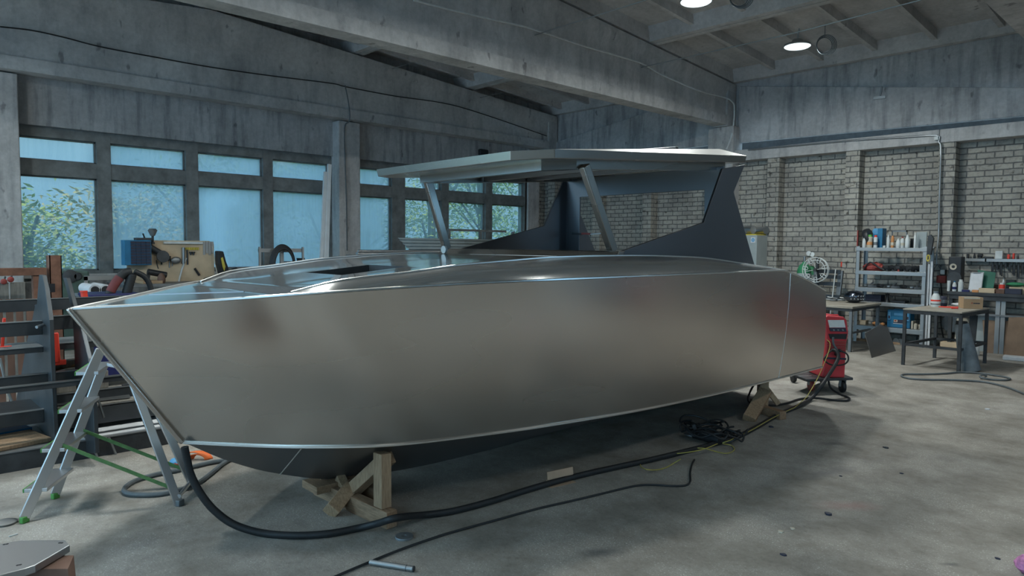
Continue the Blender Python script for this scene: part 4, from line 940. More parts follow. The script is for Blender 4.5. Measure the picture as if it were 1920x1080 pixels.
bottle('bottle', 1697.5, 1706.5, 440, Z, y-.04, 'white_plastic', 'large white bottle right of the two squat jugs on the top shelf')
block('black_box', 1707, 1712, 447, Z, y+.06, .1, 'black_plastic', 'narrow black box right of the large white bottle', 'box')
bottle('slim_bottle', 1714, 1719, 436, Z, y-.04, 'white_plastic', 'tall narrow white tube near the right end of the top shelf', None, 'can')
block('metal_board', 1718.5, 1738, 435, Z, y+.08, .03, 'grey_cabinet', 'pale grey panel standing at the right end of the top shelf', 'panel')
# right flank: saw, yellow ring
p0, p1 = PY(1741, 440, YF-.02), PY(1748, 478, YF-.02)
x0 = xr-.002
P = [(x0, YF-.02, p1.z), (x0+.06, YF-.02, p1.z), (x0+.09, YF-.02, p0.z-.06), (x0+.05, YF-.02, p0.z), (x0+.01, YF-.02, p0.z-.02)]
put('hand_saw', MB().prism(P, (0, .06, 0)), 'dark_steel', 'dark saw blade hanging on the right post of the shelf rack', 'saw', smooth=0)
p = PY(1741, 484, YF-.03); p.x = x0+.03; m = MB(); m.tube([p+V((.02*math.cos(a), 0, .05*math.sin(a))) for a in [k*math.pi/8 for k in range(16)]], .009, 6, True)
put('yellow_ring', m, 'yellow', 'yellow loop hanging under the saw on the right rack post', 'loop')
for i, (px, a, b) in enumerate(((1740, 495, 545), (1743.5, 490, 560))):
    p, q = PY(px, a, YF+.05), PY(px, b, YF+.05); p.x = q.x = xr+.02+.045*i; put('white_strip', MB().bar((p.x, p.y, 0.), p, .03, .012), 'white_paper', ('front', 'rear')[i]+' of two white strips standing beside the right rack post', 'strip')
# second shelf
Z = SZ[1]
x0, x1, zt = on(1619, 1654, 494, Z, y)
t = thing('bag', 'crumpled red bag with black straps on the second shelf', 'bag', ((x0+x1)/2, y+.08, Z))
m = MB()
for dx, dz_, r_, jt in ((-.09, .06, .085, .16), (.03, .075, .095, .14), (.12, .045, .065, .16), (-.02, .05, .11, .1)): m.ball(((x0+x1)/2+dx, y+.08, Z+dz_), r_, (1.2, 1, .8), 9, 7, jt)
m.build('bag_body', 'red_dull', t, smooth=20)
MB().tube(smooth_path([((x0+x1)/2-.14, y-.02, Z+.02), ((x0+x1)/2-.03, y-.04, Z+.15), ((x0+x1)/2+.10, y-.02, Z+.07), ((x0+x1)/2+.2, y-.01, Z+.015)], 4), .014, 6).build('bag_strap', 'black_plastic', t)
rn = random.Random(5)
LB = ['left', 'second', 'third', 'fourth', 'fifth', 'right']
for i in range(6):
    x0, x1, zt = on(1656+i*11, 1668+i*11, 499-2*(i % 3), Z, y); t = thing('power_tool', f'dark power tool on the second shelf, {LB[i]} of the six beside the red bag', 'tool', ((x0+x1)/2, y, Z))
    MB().tube([(x0+.0, y, Z+.046), (x1+.01, y+.12, Z+.06)], [.045, .05], 9).build('tool_body', 'black_plastic' if i % 2 else 'dark_steel', t); MB().tube([((x0+x1)/2, y+.04, Z+.02), ((x0+x1)/2+.02, y-.04, Z+.016)], .016, 7).build('tool_handle', 'dark_steel' if i != 2 else 'red_dull', t)
block('small_tin', 1724, 1731, 497, Z, y, .1, 'galvanised', 'small grey tin at the right end of the second shelf', 'tin')
# third shelf
Z = SZ[2]
for i in range(8):
    x0, x1, zt = on(1613+i*14.5, 1626+i*14.5, 531+3*(i % 2), Z, y); m = MB()
    if i % 3 == 0: m.lathe([(.04, 0), (.055, .02), (.055, .04), (.02, .05)], ((x0+x1)/2, y+.1, Z), 14); nm, mm, lb = 'clamp_disc', 'galvanised', 'pale metal disc tool'
    elif i % 3 == 1: m.bar((x0, y, Z+.02), (x1+.03, y+.12, Z+.02), .05, .04); m.tube([(x0+.02, y+.02, Z+.04), (x0+.06, y+.08, Z+.09)], .014, 7); nm, mm, lb = 'steel_clamp', 'grey_steel', 'grey steel clamp'
    else: m.tube([(x0, y+.1, Z+.035), (x1, y-.02, Z+.035)], .033, 10); nm, mm, lb = 'grinder', 'black_plastic', 'dark hand grinder'
    put(nm, m, mm, lb+' on the third shelf, '+['first', 'second', 'third', 'fourth', 'fifth', 'sixth', 'seventh', 'eighth'][i]+' item from the left post', 'tool', bevel=.003)
# fourth shelf
Z = SZ[3]
x0, x1, zt = on(1660, 1668, 553, Z, y); t = thing('welding_torch', 'black upright tool on the fourth shelf beside the flat case', 'tool', ((x0+x1)/2, y, Z)); MB().lathe([(.05, 0), (.03, .05), (.025, .12), (.04, .15)], ((x0+x1)/2, y, Z), 10).build('tool_body', 'black_plastic', t); MB().tube([((x0+x1)/2, y, Z+.12), ((x0+x1)/2+.09, y, Z+.1)], .012, 6).build('nozzle', 'dark_steel', t)
block('flat_case', 1669, 1697, 563, Z, y, .22, 'black_plastic', 'flat black case lying on the fourth shelf', 'case')
block('dark_crate', 1622, 1652, 552, Z, y+.06, .2, 'label_dark', 'dark crate on the fourth shelf behind the welding helmet', 'crate')
# fifth shelf
Z = SZ[4]
x0, x1, zt = on(1605, 1623, 600, Z, y); put('wood_block', MB().prism([(x0, y, Z), (x1, y, Z), (x1, y, zt), (x0+.05, y, zt)], (0, .15, 0)), 'plywood', 'pale wood block at the left end of the lowest shelf', 'wood', smooth=0, bevel=.004)
x0, x1, zt = on(1664, 1707.5, 580, Z, y-.02)
t = thing('tool_case', 'blue plastic tool case with a picture label on the lowest shelf', 'tool case', ((x0+x1)/2, y, Z))
MB().box(x0, x1, y-.02, y+.2, Z, zt).build('case_body', 'blue_plastic', t, smooth=0, bevel=.01)
w_ = x1-x0; h_ = zt-Z
for fx in (.04, .84): o = MB().box(x0+fx*w_, x0+(fx+.12)*w_, y-.035, y-.02, Z+.42*h_, Z+.86*h_).build('latch', 'blue_light', t, smooth=0, bevel=.003); MB().box(x0+(fx+.02)*w_, x0+(fx+.10)*w_, y-.038, y-.034, Z+.5*h_, Z+.66*h_).build('latch_slot', 'label_dark', o, smooth=0)
MB().box(x0+.3*w_, x0+.68*w_, y-.024, y-.018, Z+.68*h_, Z+.82*h_).build('maker_label', 'blue_light', t, smooth=0)
o = MB().box(x0+.28*w_, x0+.74*w_, y-.024, y-.018, Z+.26*h_, Z+.46*h_).build('picture_label', 'label_dark', t, smooth=0)
MB().box(x0+.30*w_, x0+.46*w_, y-.026, y-.02, Z+.31*h_, Z+.45*h_).build('picture', 'cream', o, smooth=0); MB().box(x0+.33*w_, x0+.42*w_, y-.028, y-.022, Z+.35*h_, Z+.43*h_).build('picture_spot', 'red_dull', o, smooth=0)
MB().box(x0+.28*w_, x0+.74*w_, y-.026, y-.02, Z+.22*h_, Z+.245*h_).build('text_strip', 'white_paper', o, smooth=0); MB().bar((x0+.3*w_, y-.01, zt+.012), (x0+.7*w_, y-.01, zt+.012), .03, .02).build('case_handle', 'blue_plastic', t, bevel=.004)
block('book', 1708.5, 1712, 602, Z, y, .15, 'cream', 'cream book standing right of the blue tool case', 'book')
bottle('jar', 1713.5, 1721, 606, Z, y, 'cream', 'squat pale jar, left of two right of the cream book', None, 'can')
bottle('jar', 1721, 1727, 608, Z, y+.05, 'cream', 'squat pale jar, right of two beside the rack post', None, 'can')
for i, (px, m_) in enumerate(((1640, 'orange_plastic'), (1648, 'galvanised'), (1655, 'orange_plastic'))):
    x0, x1, zt = on(px-4, px+4, 606-3*i, Z, y); put('glove' if i != 1 else 'tin_lid', MB().ball(((x0+x1)/2, y, Z+.035), .04, (1, 1.2, .85), 12, 8, .08), m_, ('orange glove on the lowest shelf, left of the two by the leaning sheet', 'grey tin lid between the two orange gloves on the lowest shelf', 'orange glove on the lowest shelf next to the blue tool case')[i], ('glove', 'lid', 'glove')[i])
# floor under the rack
for i, (px, py, m_, lb) in enumerate(((1680, 632, 'galvanised', 'shiny metal can lying under the shelf rack'), (1688, 634, 'grey_steel', 'dull metal can right of the shiny one under the rack'))):
    p = PY(px, py+6, YF+.1); p.z = .055; put('metal_can', MB().tube([p, p+V((.03, .14, 0))], .055, 14), m_, lb, 'can')
for i, (px, ln) in enumerate(((1610, .3), (1618, .22), (1683, .2))):
    p = PY(px, 648, YF+.12); put('wood_scrap', MB().obox((p.x, p.y, .02+.0*i), ln, .07, .04, .3*i-.2), 'timber', ('first wood scrap on the floor under the left rack end', 'second wood scrap under the left rack end, shorter', 'wood scrap on the floor below the metal cans')[i], 'wood', smooth=0, bevel=.004)
# left table with helmet
tz = .73
t1 = thing('work_table', 'wood-topped steel table behind the stern carrying the welding helmet', 'table', (-4.9, 12.0, 0))
tx1, ty0 = F(1602, 575, tz).x, F(1600, 575.5, tz).y
MB().box(tx1-1.35, tx1, ty0, ty0+1.25, tz-.035, tz).build('table_top', 'table_wood', t1, smooth=0, bevel=.006)
MB().box(tx1-1.33, tx1-.02, ty0+.02, ty0+1.23, tz-.08, tz-.036).build('apron', 'dark_steel', t1, smooth=0)
for x in (tx1-1.3, tx1-.06):
    for y_ in (ty0+.02, ty0+1.18): MB().box(x, x+.045, y_, y_+.045, 0, tz-.08).build('leg', 'grey_steel', t1, smooth=0)
MB().bar((tx1-1.28, ty0+.04, .3), (tx1-.04, ty0+.04, .3), .03, .03).build('stretcher', 'grey_steel', t1); MB().bar((tx1-.04, ty0+.04, .3), (tx1-.04, ty0+.9, .3), .03, .03).build('stretcher', 'grey_steel', t1)
p = F(1606, 567, tz); p.y = max(min(p.y, ty0+.9), ty0+.18); p.x = min(p.x, tx1-.15)
t = thing('welding_helmet', 'dark patterned welding helmet lying on the wood-topped table', 'helmet', (p.x, p.y, tz))
MB().ball((p.x, p.y, tz+.108), .145, (1.15, 1.05, .74), 20, 12).build('shell', alu('helmet_shell', (.10, .12, .16), .25, .3), t)
for i in range(10):
    a = -1.5+.33*(i % 5); zz = tz+.07+.05*(i//5); q = V((p.x+.165*math.cos(a), p.y+.150*math.sin(a), zz)); MB().ball(q, .014, n=8, m=6).build('pattern_patch', 'galvanised', t)
for i, (dx, dy, m_) in enumerate(((-.35, .05, 'grey_steel'), (-.48, .16, 'galvanised'), (-.60, .06, 'dark_steel'), (-.28, .2, 'galvanised'), (-.75, .1, 'dark_steel'))):
    q = V((p.x+dx, p.y+dy, tz)); m = MB(); m.tube([q+V((-.07, 0, .02)), q+V((.05, .05, .02))], .016, 7); m.tube([q+V((.03, -.03, .02)), q+V((.04, .04, .05)), q+V((-.04, .02, .06))], .012, 6)
    put('clamp', m, m_, ['grey', 'pale', 'dark', 'small pale', 'outermost dark'][i]+' hand clamp on the wood-topped table left of the helmet', 'clamp')
p = F(1579, 577, tz); put('plastic_bag', MB().ball((tx1-.3, ty0-.1, .09), .1, (1.1, .8, .9), 12, 8, .06), 'white_paper', 'crumpled white bag on the floor right of the red welder', 'bag')
# leaning steel sheet
b0, b1 = F(1634, 671), F(1679, 658); mid = (b0+b1)/2; L = V((-.10, .18, 0))
ed = (b1-b0).normalized(); nrm = ed.cross(V((-.3, .12, 1)).normalized()).normalized()
P = [b0, b1]+[RP(x, y_, b0, nrm) for x, y_ in ((1664, 615), (1650, 608), (1621, 625))]
put('steel_sheet', MB().prism(P, (.008, -.004, 0)), alu('sheet_steel', (.34, .34, .345), .42, .2), 'dull steel sheet leaning on the floor in front of the shelf rack', 'sheet metal', smooth=0)
# right table
t2 = thing('steel_table', 'black angle-steel table with a pale worn top, right of the leaning sheet', 'table', (-3.3, 12.3, 0))
tz = .812
cn = [F(1693, 684), F(1797, 697), F(1846, 681), F(1752, 671)]
cn = [V((p.x, p.y, 0)) for p in cn]
for p in cn: MB().obox(p+V((0, 0, tz/2-.02)), .04, .04, tz-.04, 0).build('leg', 'dark_steel', t2, smooth=0)
ctr = sum(cn, V())/4
ex = [p+(p-ctr)*.06 for p in cn]
MB().prism([p+V((0, 0, tz-.02)) for p in ex], (0, 0, .02)).build('table_top', 'table_wood', t2, smooth=0, bevel=.004)
for i in range(4):
    a, b = cn[i], cn[(i+1) % 4]
    MB().bar(a+V((0, 0, tz-.045)), b+V((0, 0, tz-.045)), .04, .05).build('frame_bar', 'dark_steel', t2); MB().bar(a+V((0, 0, .30)), b+V((0, 0, .30)), .035, .035).build('stretcher', 'dark_steel', t2)
def ont(px, py): return F(px, py, tz)
p = ont(1754, 575); t = thing('milk_jug', 'white plastic bottle with a red band on the black steel table', 'bottle', p)
hh = DP(1754, 546, p).z-tz; MB().lathe([(.058, 0), (.064, .02), (.064, hh*.45), (.05, hh*.7), (.028, hh*.88)], p, 18).build('bottle_body', 'white_plastic', t); MB().lathe([(.034, hh*.88), (.034, hh)], p, 12).build('cap', 'grey_felt', t); MB().lathe([(.0652, hh*.36), (.0652, hh*.46)], p, 18).build('red_band', 'red_bright', t); MB().lathe([(.0652, hh*.14), (.0652, hh*.22)], p, 18).build('grey_band', 'grey_steel', t)
p = ont(1768, 574); t = thing('dark_jar', 'dark jar with a grey middle right beside the red-banded bottle', 'jar', p); MB().lathe([(.05, 0), (.055, .05), (.05, .13), (.035, .15)], p, 16).build('jar_body', 'label_dark', t); MB().lathe([(.056, .05), (.053, .10)], p, 16).build('paper_label', 'grey_steel', t)
a, b = ont(1760, 577), ont(1789, 579); t = thing('caulking_gun', 'red caulking tool lying on the black steel table', 'tool', (a+b)/2)
MB().tube([a+V((0, 0, .014)), b+V((0, 0, .02))], [.008, .012], 8).build('barrel', 'red_bright', t); MB().bar(b+V((-.03, -.03, .014)), b+V((.05, -.0, .02)), .05, .028).build('handle', 'red_bright', t, bevel=.006)
p = ont(1797, 574); put('cloth', MB().ball(p+V((0, 0, .022)), .05, (1.9, 1.3, .5), 14, 8, .14), 'white_paper', 'crumpled white rag on the black steel table', 'rag')
p0, p1 = ont(1806, 578.5), ont(1843, 579.5); ht = DP(1825, 557.5, (p0+p1)/2).z-tz; dr = (p1-p0).normalized(); bk = V((-dr.y, dr.x, 0)); ln = (p1-p0).length
Rm = Matrix((dr, bk, V((0, 0, 1)))).transposed()
c = (p0+p1)/2+bk*.1
t = thing('cardboard_box', 'taped cardboard box with a small printed mark on the black steel table', 'box', (c.x, c.y, tz))
MB().obox(c+V((0, 0, ht/2)), ln, .2, ht, Rm).build('carton', 'cardboard', t, smooth=0, bevel=.004)
MB().obox(c+V((0, 0, ht+.001))-dr*ln*.07, ln*.8, .07, .003, Rm).build('tape', 'cream', t, smooth=0); MB().obox(c-bk*.1005-dr*ln*.07+V((0, 0, ht*.93)), ln*.8, .003, ht*.14, Rm).build('tape', 'cream', t, smooth=0)
MB().obox(c-bk*.1012-dr*ln*.07+V((0, 0, ht*.5)), ln*.05, .002, ht*.12, Rm).build('printed_mark', 'red_dull', t, smooth=0)
for i in range(8): MB().obox(c-bk*.1012+dr*ln*(.02+i*.042)+V((0, 0, ht*.48)), ln*.03, .002, ht*(.09+.02*(i % 3 == 0)), Rm).build('printed_letter', 'label_dark', t, smooth=0)
# grey lagged duct leaning in front of that table
b = F(1819, 695); tp = DP(1803, 607, b+V((.05, .1, 0)))
t = thing('lagged_duct', 'grey felt-covered duct leaning at the front of the black steel table', 'duct', b)
MB().tube(smooth_path([b+V((0, 0, .0)), b*.5+tp*.5, tp], 4), [.13, .125, .12, .115, .108, .1, .095, .09, .085], 16).build('lagging', 'grey_felt', t); MB().tube([tp-V((0, 0, .005)), tp+V((0, 0, .035))], .07, 14).build('dark_mouth', 'black_plastic', t)
# wall bench
YW = 13.12
wb_ = thing('work_bench', 'long black workbench against the brick wall at the right edge', 'workbench', (-2, YW+.3, 0))
bx0 = PY(1776, 548, YW).x; bz = PY(1850, 549.5, YW).z
MB().box(bx0, 1.2, YW, YW+.5, bz-.05, bz).build('bench_top', 'dark_steel', wb_, smooth=0, bevel=.004)
MB().box(bx0+.02, 1.2, YW+.02, YW+.05, bz-.12, bz-.05).build('apron', 'dark_steel', wb_, smooth=0)
for px in (1871, 1881): x = PY(px, 590, YW+.1).x; MB().box(x-.03, x+.03, YW+.08, YW+.12, 0, bz-.05).build('leg', 'galvanised', wb_, smooth=0)
for x in (bx0+.02, -.6, 1.1): MB().box(x, x+.05, YW+.05, YW+.1, 0, bz-.05).build('leg', 'dark_steel', wb_, smooth=0)
sz = PY(1870, 590, YW+.05).z; MB().box(PY(1795, 590, YW).x, 1.2, YW+.05, YW+.48, sz-.03, sz).build('low_shelf', 'grey_steel', wb_, smooth=0)
yb_ = YW+.14
def onb(px, py): p = PY(px, py, yb_); return p
a, b = PY(1779, 481, YW+.2), PY(1803, 481, YW+.2); w_ = b.x-a.x; h_ = a.z-bz
t = thing('loudspeaker', 'black loudspeaker with a pale cone on the wall bench', 'loudspeaker', ((a.x+b.x)/2, YW+.3, bz))
MB().box(a.x, b.x, YW+.2, YW+.42, bz, bz+h_).build('cabinet', 'black_plastic', t, smooth=0, bevel=.01)
MB().lathe([(.10, 0), (.105, .008), (.07, .004)], ((a.x+b.x)/2, YW+.2, PY(1788, 521, YW+.2).z), 24, Matrix.Rotation(math.pi/2, 3, 'X')).build('woofer', 'dark_steel', t)
MB().lathe([(.05, 0), (.052, .012), (.03, .004)], ((a.x+b.x)/2-.02, YW+.2, PY(1788, 500, YW+.2).z), 24, Matrix.Rotation(math.pi/2, 3, 'X')).build('cone', 'cream', t)
MB().lathe([(.026, 0), (.02, .016)], ((a.x+b.x)/2-.02, YW+.2, PY(1788, 500, YW+.2).z), 16, Matrix.Rotation(math.pi/2, 3, 'X')).build('dust_cap', 'black_plastic', t)
def cup(px0, px1, pyt, label, m_, taper=1.2):
    a, b = PY(px0, pyt, YW+.1), PY(px1, pyt, YW+.1); r = (b.x-a.x)/2; c = V(((a.x+b.x)/2, YW+.1, bz)); put('cup', MB().lathe([(r/taper, 0), (r, a.z-bz), (r*.9, a.z-bz), (r/taper*.9, .01)], c, 16), m_, label, 'cup')
cup(1771+5, 1780+3, 526, 'tapered white cup at the left end of the wall bench', 'white_plastic'); 
bottle('spray_bottle', 1786, 1794, 527, bz, YW+.08, 'white_plastic', 'white and blue spray bottle before the loudspeaker', 'blue_plastic', 'bottle', 'navy')
bottle('canister', 1797, 1807, 524, bz, YW+.1, 'white_plastic', 'plain white canister right of the spray bottle on the wall bench', None, 'can')
# clipboard and green board
def leaner(name, pts, y0, m_, label, cat, th=.01):
    P = []
    for (x, y_), k in zip(pts, (0, 0, 1, 1)): P.append(PY(x, y_, y0+.1*k))
    for p in P[:2]: p.z = bz+.001
    return thing(name, label, cat, (P[0]+P[1])/2), P
t, P = leaner('clipboard', ((1815, 541), (1840, 541), (1845, 510), (1820, 511)), YW+.17, None, 'grey clipboard with a white sheet leaning on the wall bench', 'clipboard')
MB().prism(P, (0, .012, 0)).build('backing', 'grey_steel', t, smooth=0); c = sum(P, V())/4; MB().prism([c+(p-c)*.9+V((0, -.004, 0)) for p in P], (0, .004, 0)).build('sheet', 'white_paper', t, smooth=0)
MB().bar(c+(P[3]-c)*.2+(P[2]-c)*.75+V((0, -.01, 0)), c+(P[3]-c)*.75+(P[2]-c)*.2+V((0, -.01, 0)), .02, .012).build('clip', 'galvanised', t)
t, P = leaner('green_board', ((1838, 538), (1862, 538), (1867, 511), (1833, 506)), YW+.26, None, 'dark green board leaning behind the clipboard', 'board')
MB().prism(P, (0, .015, 0)).build('panel', 'green_board', t, smooth=0)
def bb(name, px0, px1, pyt, y0, d, m_, label, cat, ang=0):
    a, b = PY(px0, pyt, y0), PY(px1, pyt, y0); put(name, MB().obox(((a.x+b.x)/2, y0+d/2, (bz+a.z)/2), b.x-a.x, d, a.z-bz, ang), m_, label, cat, smooth=0, bevel=.004)
bb('wood_tray', 1835, 1865, 540, YW+.03, .1, 'plywood', 'pale wooden tray at the bench front below the clipboard', 'tray')
bb('orange_box', 1822, 1834, 543.5, YW+.03, .1, 'orange_plastic', 'flat orange box left of the pale wooden tray', 'box', .05)
bb('blue_rag', 1803, 1817, 543, YW+.02, .06, 'navy', 'dark blue rag on the bench left of the clipboard foot', 'rag', .1)
bb('brown_box', 1850, 1870, 533, YW+.38, .08, 'brown_steel', 'brown box on the wall bench behind the pale wooden tray', 'box')
bottle('paint_pot', 1873, 1885, 530, bz, YW+.12, 'red_bright', 'red and white pot on the wall bench right of the brown box', 'white_plastic', 'can', 'white_paper')
bottle('glue_bottle', 1879, 1885, 521, bz, YW+.3, 'white_plastic', 'small white bottle behind the red and white pot', 'grey_steel')
bb('dark_case', 1884, 1915, 541, YW+.02, .1, 'label_dark', 'dark flat case on the bench right of the red and white pot', 'case')
bb('tool_roll', 1868, 1884, 542, YW+.01, .09, 'brown_steel', 'dark tool roll at the bench front under the red and white pot', 'tool roll', -.1)
bb('black_box', 1886, 1903, 524, YW+.3, .12, 'black_plastic', 'black box standing at the back of the wall bench', 'box')
bb('pine_board', 1892, 1925, 538, YW+.14, .14, 'plywood', 'pale pine board on the bench under the green cloth', 'board')
p = PY(1905, 532, YW+.2); put('green_cloth', MB().ball((p.x, YW+.21, PY(1905, 538, YW+.14).z+.035), .06, (2.2, 1.2, .55), 14, 8, .12), 'green_paint', 'green cloth heaped on the pine board at the right edge', 'cloth')
# wall tool shelf
ys = YB-.01
a, b = PY(1806, 487, ys-.12), PY(1902, 488, ys-.12); zt = PY(1850, 485, ys-.12).z; zb_ = PY(1850, 490.5, ys-.12).z
ws = thing('wall_shelf', 'narrow pale steel wall shelf above the bench with tools hung below', 'shelf', ((a.x+b.x)/2, ys-.06, zb_))
m_ = (a.x*.55+b.x*.45)
MB().box(a.x, m_-.01, ys-.12, ys, zb_, zt).build('shelf_strip', 'galvanised', ws, smooth=0); MB().box(m_+.01, b.x+.6, ys-.12, ys, zb_, zt).build('shelf_strip', 'galvanised', ws, smooth=0)
for i, (px0, px1, pyt, mm, lb, cat) in enumerate(((1812, 1816, 476, 'black_plastic', 'small black tool upright at the left end of the wall shelf', 'tool'), (1824, 1829, 474, 'black_plastic', 'pointed black tool on the wall shelf left of the black drill', 'tool'), (1833, 1842, 475, 'black_plastic', 'black drill lying on the wall shelf', 'drill'), (1845, 1862, 481, 'dark_steel', 'flat dark tool on the wall shelf between the drill and white case', 'tool'), (1866, 1880, 470.5, 'white_plastic', 'white case standing on the wall shelf', 'case'), (1888.5, 1893, 477, 'red_bright', 'first red handle on the wall shelf right of the white case', 'tool'), (1898.5, 1902, 475, 'red_bright', 'second red handle on the wall shelf, farthest right', 'tool'))):
    p, q = PY(px0, pyt, ys-.1), PY(px1, pyt, ys-.1); m = MB(); w_ = q.x-p.x
    if i in (1,): m.lathe([(w_/2, 0), (w_/2, .03), (.008, p.z-zt)], ((p.x+q.x)/2, ys-.07, zt), 10)
    elif i == 2: m.tube([(p.x, ys-.07, p.z-.03), (q.x, ys-.07, p.z-.035)], .03, 10); m.box(p.x+.01, p.x+.05, ys-.09, ys-.05, zt, p.z-.03)
    else: m.box(p.x, q.x, ys-.1, ys-.04, zt, p.z)
    put(('tool', 'punch', 'drill', 'tool', 'case', 'red_handle_tool', 'red_handle_tool')[i], m, mm, lb, cat, bevel=.004)
od = ['first', 'second', 'third', 'fourth', 'fifth', 'sixth', 'seventh', 'eighth']
for i in range(8):
    px = 1862+i*8; p = PY(px, 494, ys-.06); q = PY(px, (512, 506, 518, 503, 510, 517, 522, 515)[i], ys-.06)
    t = thing('hanging_tool', f'dark pliers under the wall shelf, {od[i]} of the hanging tools from the left', 'tool', q)
    zz = zb_; MB().tube([(p.x, p.y, zz), q], .012, 6).build('blade', 'dark_steel', t)
    MB().tube([(p.x-.012, p.y, p.z-.02), V(q)+V((-.02, 0, .02))], .011, 6).build('handle', 'black_plastic', t)
# sockets and cords on the pilaster
p = PY(1764, 523, YB-.30); t = thing('socket_box', 'red power socket box on the pilaster left of the loudspeaker', 'socket', p)
MB().box(p.x-.06, p.x+.08, YB-.34, YB-.26, p.z-.07, p.z+.06).build('housing', 'red_dull', t, smooth=0, bevel=.01); MB().box(p.x+.0, p.x+.07, YB-.36, YB-.34, p.z+.08, p.z+.16).build('plug', 'white_plastic', t, smooth=0, bevel=.008); MB().box(p.x+.0, p.x+.07, YB-.34, YB-.26, p.z+.06, p.z+.16).build('plug_base', 'black_plastic', t, smooth=0)
for pts, lb, mm in ((((1757, 495), (1748, 512), (1745, 530), (1748, 545), (1746, 565)), 'grey cord hanging from the conduit left of the red socket box', 'grey_rubber'), (((1758, 495), (1766, 508), (1765, 516)), 'short grey cord from the conduit to the red socket box', 'grey_rubber'), (((1764, 530), (1766, 560), (1764, 600), (1768, 630), (1775, 648)), 'dark cord dropping from the red socket box to the floor', 'black_rubber')):
    tag(MB().tube(smooth_path([PY(x, y_, YB-.31) for x, y_ in pts], 5), .01, 6).build('cable', mm), lb, 'cable')
# boards under the bench
def lean(name, pts, y0, y1, m_, label, cat, th=.03, **k):
    P = [PY(pts[0][0], pts[0][1], y0), PY(pts[1][0], pts[1][1], y0), PY(pts[2][0], pts[2][1], y1), PY(pts[3][0], pts[3][1], y1)]
    P[0].z = P[1].z = 0
    return put(name, MB().prism(P, (0, th, 0)), m_, label, cat, smooth=0, bevel=.004)
lean('carton', ((1884, 668), (1925, 671), (1925, 595), (1891, 595)), 13.02, 13.08, 'cardboard_brown', 'brown cardboard sheet leaning at the right edge under the bench', 'cardboard')
lean('carton', ((1846, 660), (1886, 664), (1890, 602), (1842, 600)), 13.2, 13.24, 'cardboard_brown', 'darker brown cardboard sheet left of the one at the right edge', 'cardboard', .02)
lean('white_board', ((1828, 655), (1890, 660), (1892, 590), (1834, 589)), 13.32, 13.36, 'grey_cabinet', 'pale board behind the darker cardboard sheet under the bench', 'board', .02)
lean('steel_board', ((1816, 652), (1832, 654), (1836, 585), (1818, 585)), 13.42, 13.45, 'dark_steel', 'dark grey panel leaning left of the pale board under the bench', 'panel', .02)
lean('white_board', ((1788, 650), (1812, 652), (1818, 597), (1794, 597)), 13.50, 13.53, 'cream', 'cream board behind the leaning grey duct', 'board', .02)
p = PY(1785, 606, 13.6); put('duct_roll', MB().tube([V((p.x, 13.58, p.z)), V((p.x-.05, 13.88, p.z))], .15, 20), 'grey_felt', 'grey roll of ducting stuck behind the cream board under the bench', 'roll')
p = F(1780, 655); put('wood_block', MB().obox((p.x, 13.2, .06), .25, .2, .12, 0), 'plywood', 'pale wood block on the floor left of the cream board', 'wood', smooth=0, bevel=.005)
p = F(1833, 655, .08); put('white_jug', MB().lathe([(.05, 0), (.06, .03), (.05, .14), (.02, .17)], (p.x, 12.75, 0), 14), 'white_plastic', 'small white can on the floor behind the black table leg', 'can')
p = F(1912, 670, .03); put('white_pad', MB().obox((p.x, p.y-.15, .03), .35, .2, .06, .1), 'white_paper', 'white folded sheet on the floor at the right edge', 'sheet', smooth=0, bevel=.01)
# grey cabinet behind the stern
yc = 13.2; a = PY(1419.5, 441, yc)
cb2 = thing('grey_cabinet', 'tall grey locker with a round blue sticker behind the boat stern', 'locker', (a.x-.3, yc+.3, 0))
MB().box(a.x-.62, a.x, yc, YB-.03, 0, a.z).build('body', 'grey_cabinet', cb2, smooth=0, bevel=.006)
c = PY(1412, 450, yc-.002); MB().box(c.x-.05, c.x+.05, yc-.004, yc, c.z-.055, c.z+.055).build('sticker', 'white_paper', cb2, smooth=0)
MB().lathe([(.038, 0), (.038, .003)], (c.x, yc-.004, c.z), 22, Matrix.Rotation(math.pi/2, 3, 'X')).build('blue_disc', 'blue_light', cb2)
MB().box(c.x-.026, c.x+.026, yc-.009, yc-.006, c.z-.004, c.z+.006).build('sticker_text', 'white_paper', cb2, smooth=0)
p, q = PY(1404, 424, yc+.2), PY(1431, 433, yc+.12)
for k, (s, e, r, lb) in enumerate(((V((a.x-.50, yc+.22, 0)), V((a.x-.16, yc+.14, 0)), .085, 'left silver duct piece on top of the grey locker'), (V((a.x-.30, yc+.52, 0)), V((a.x+.02, yc+.34, 0)), .075, 'right silver duct piece on top of the grey locker'))):
    s.z = e.z = a.z+r+.03; put('silver_duct', MB().tube([s+(e-s)*(j/10) for j in range(11)], [r*(1+.06*(j % 2)) for j in range(11)], 14), 'ladder_aluminium', lb, 'duct')
o = MB().box(a.x-.3, a.x-.03, yc+.02, yc+.5, a.z, a.z+.025); put('yellow_folder', o, 'yellow', 'yellow folder lying on top of the grey locker', 'folder', smooth=0)
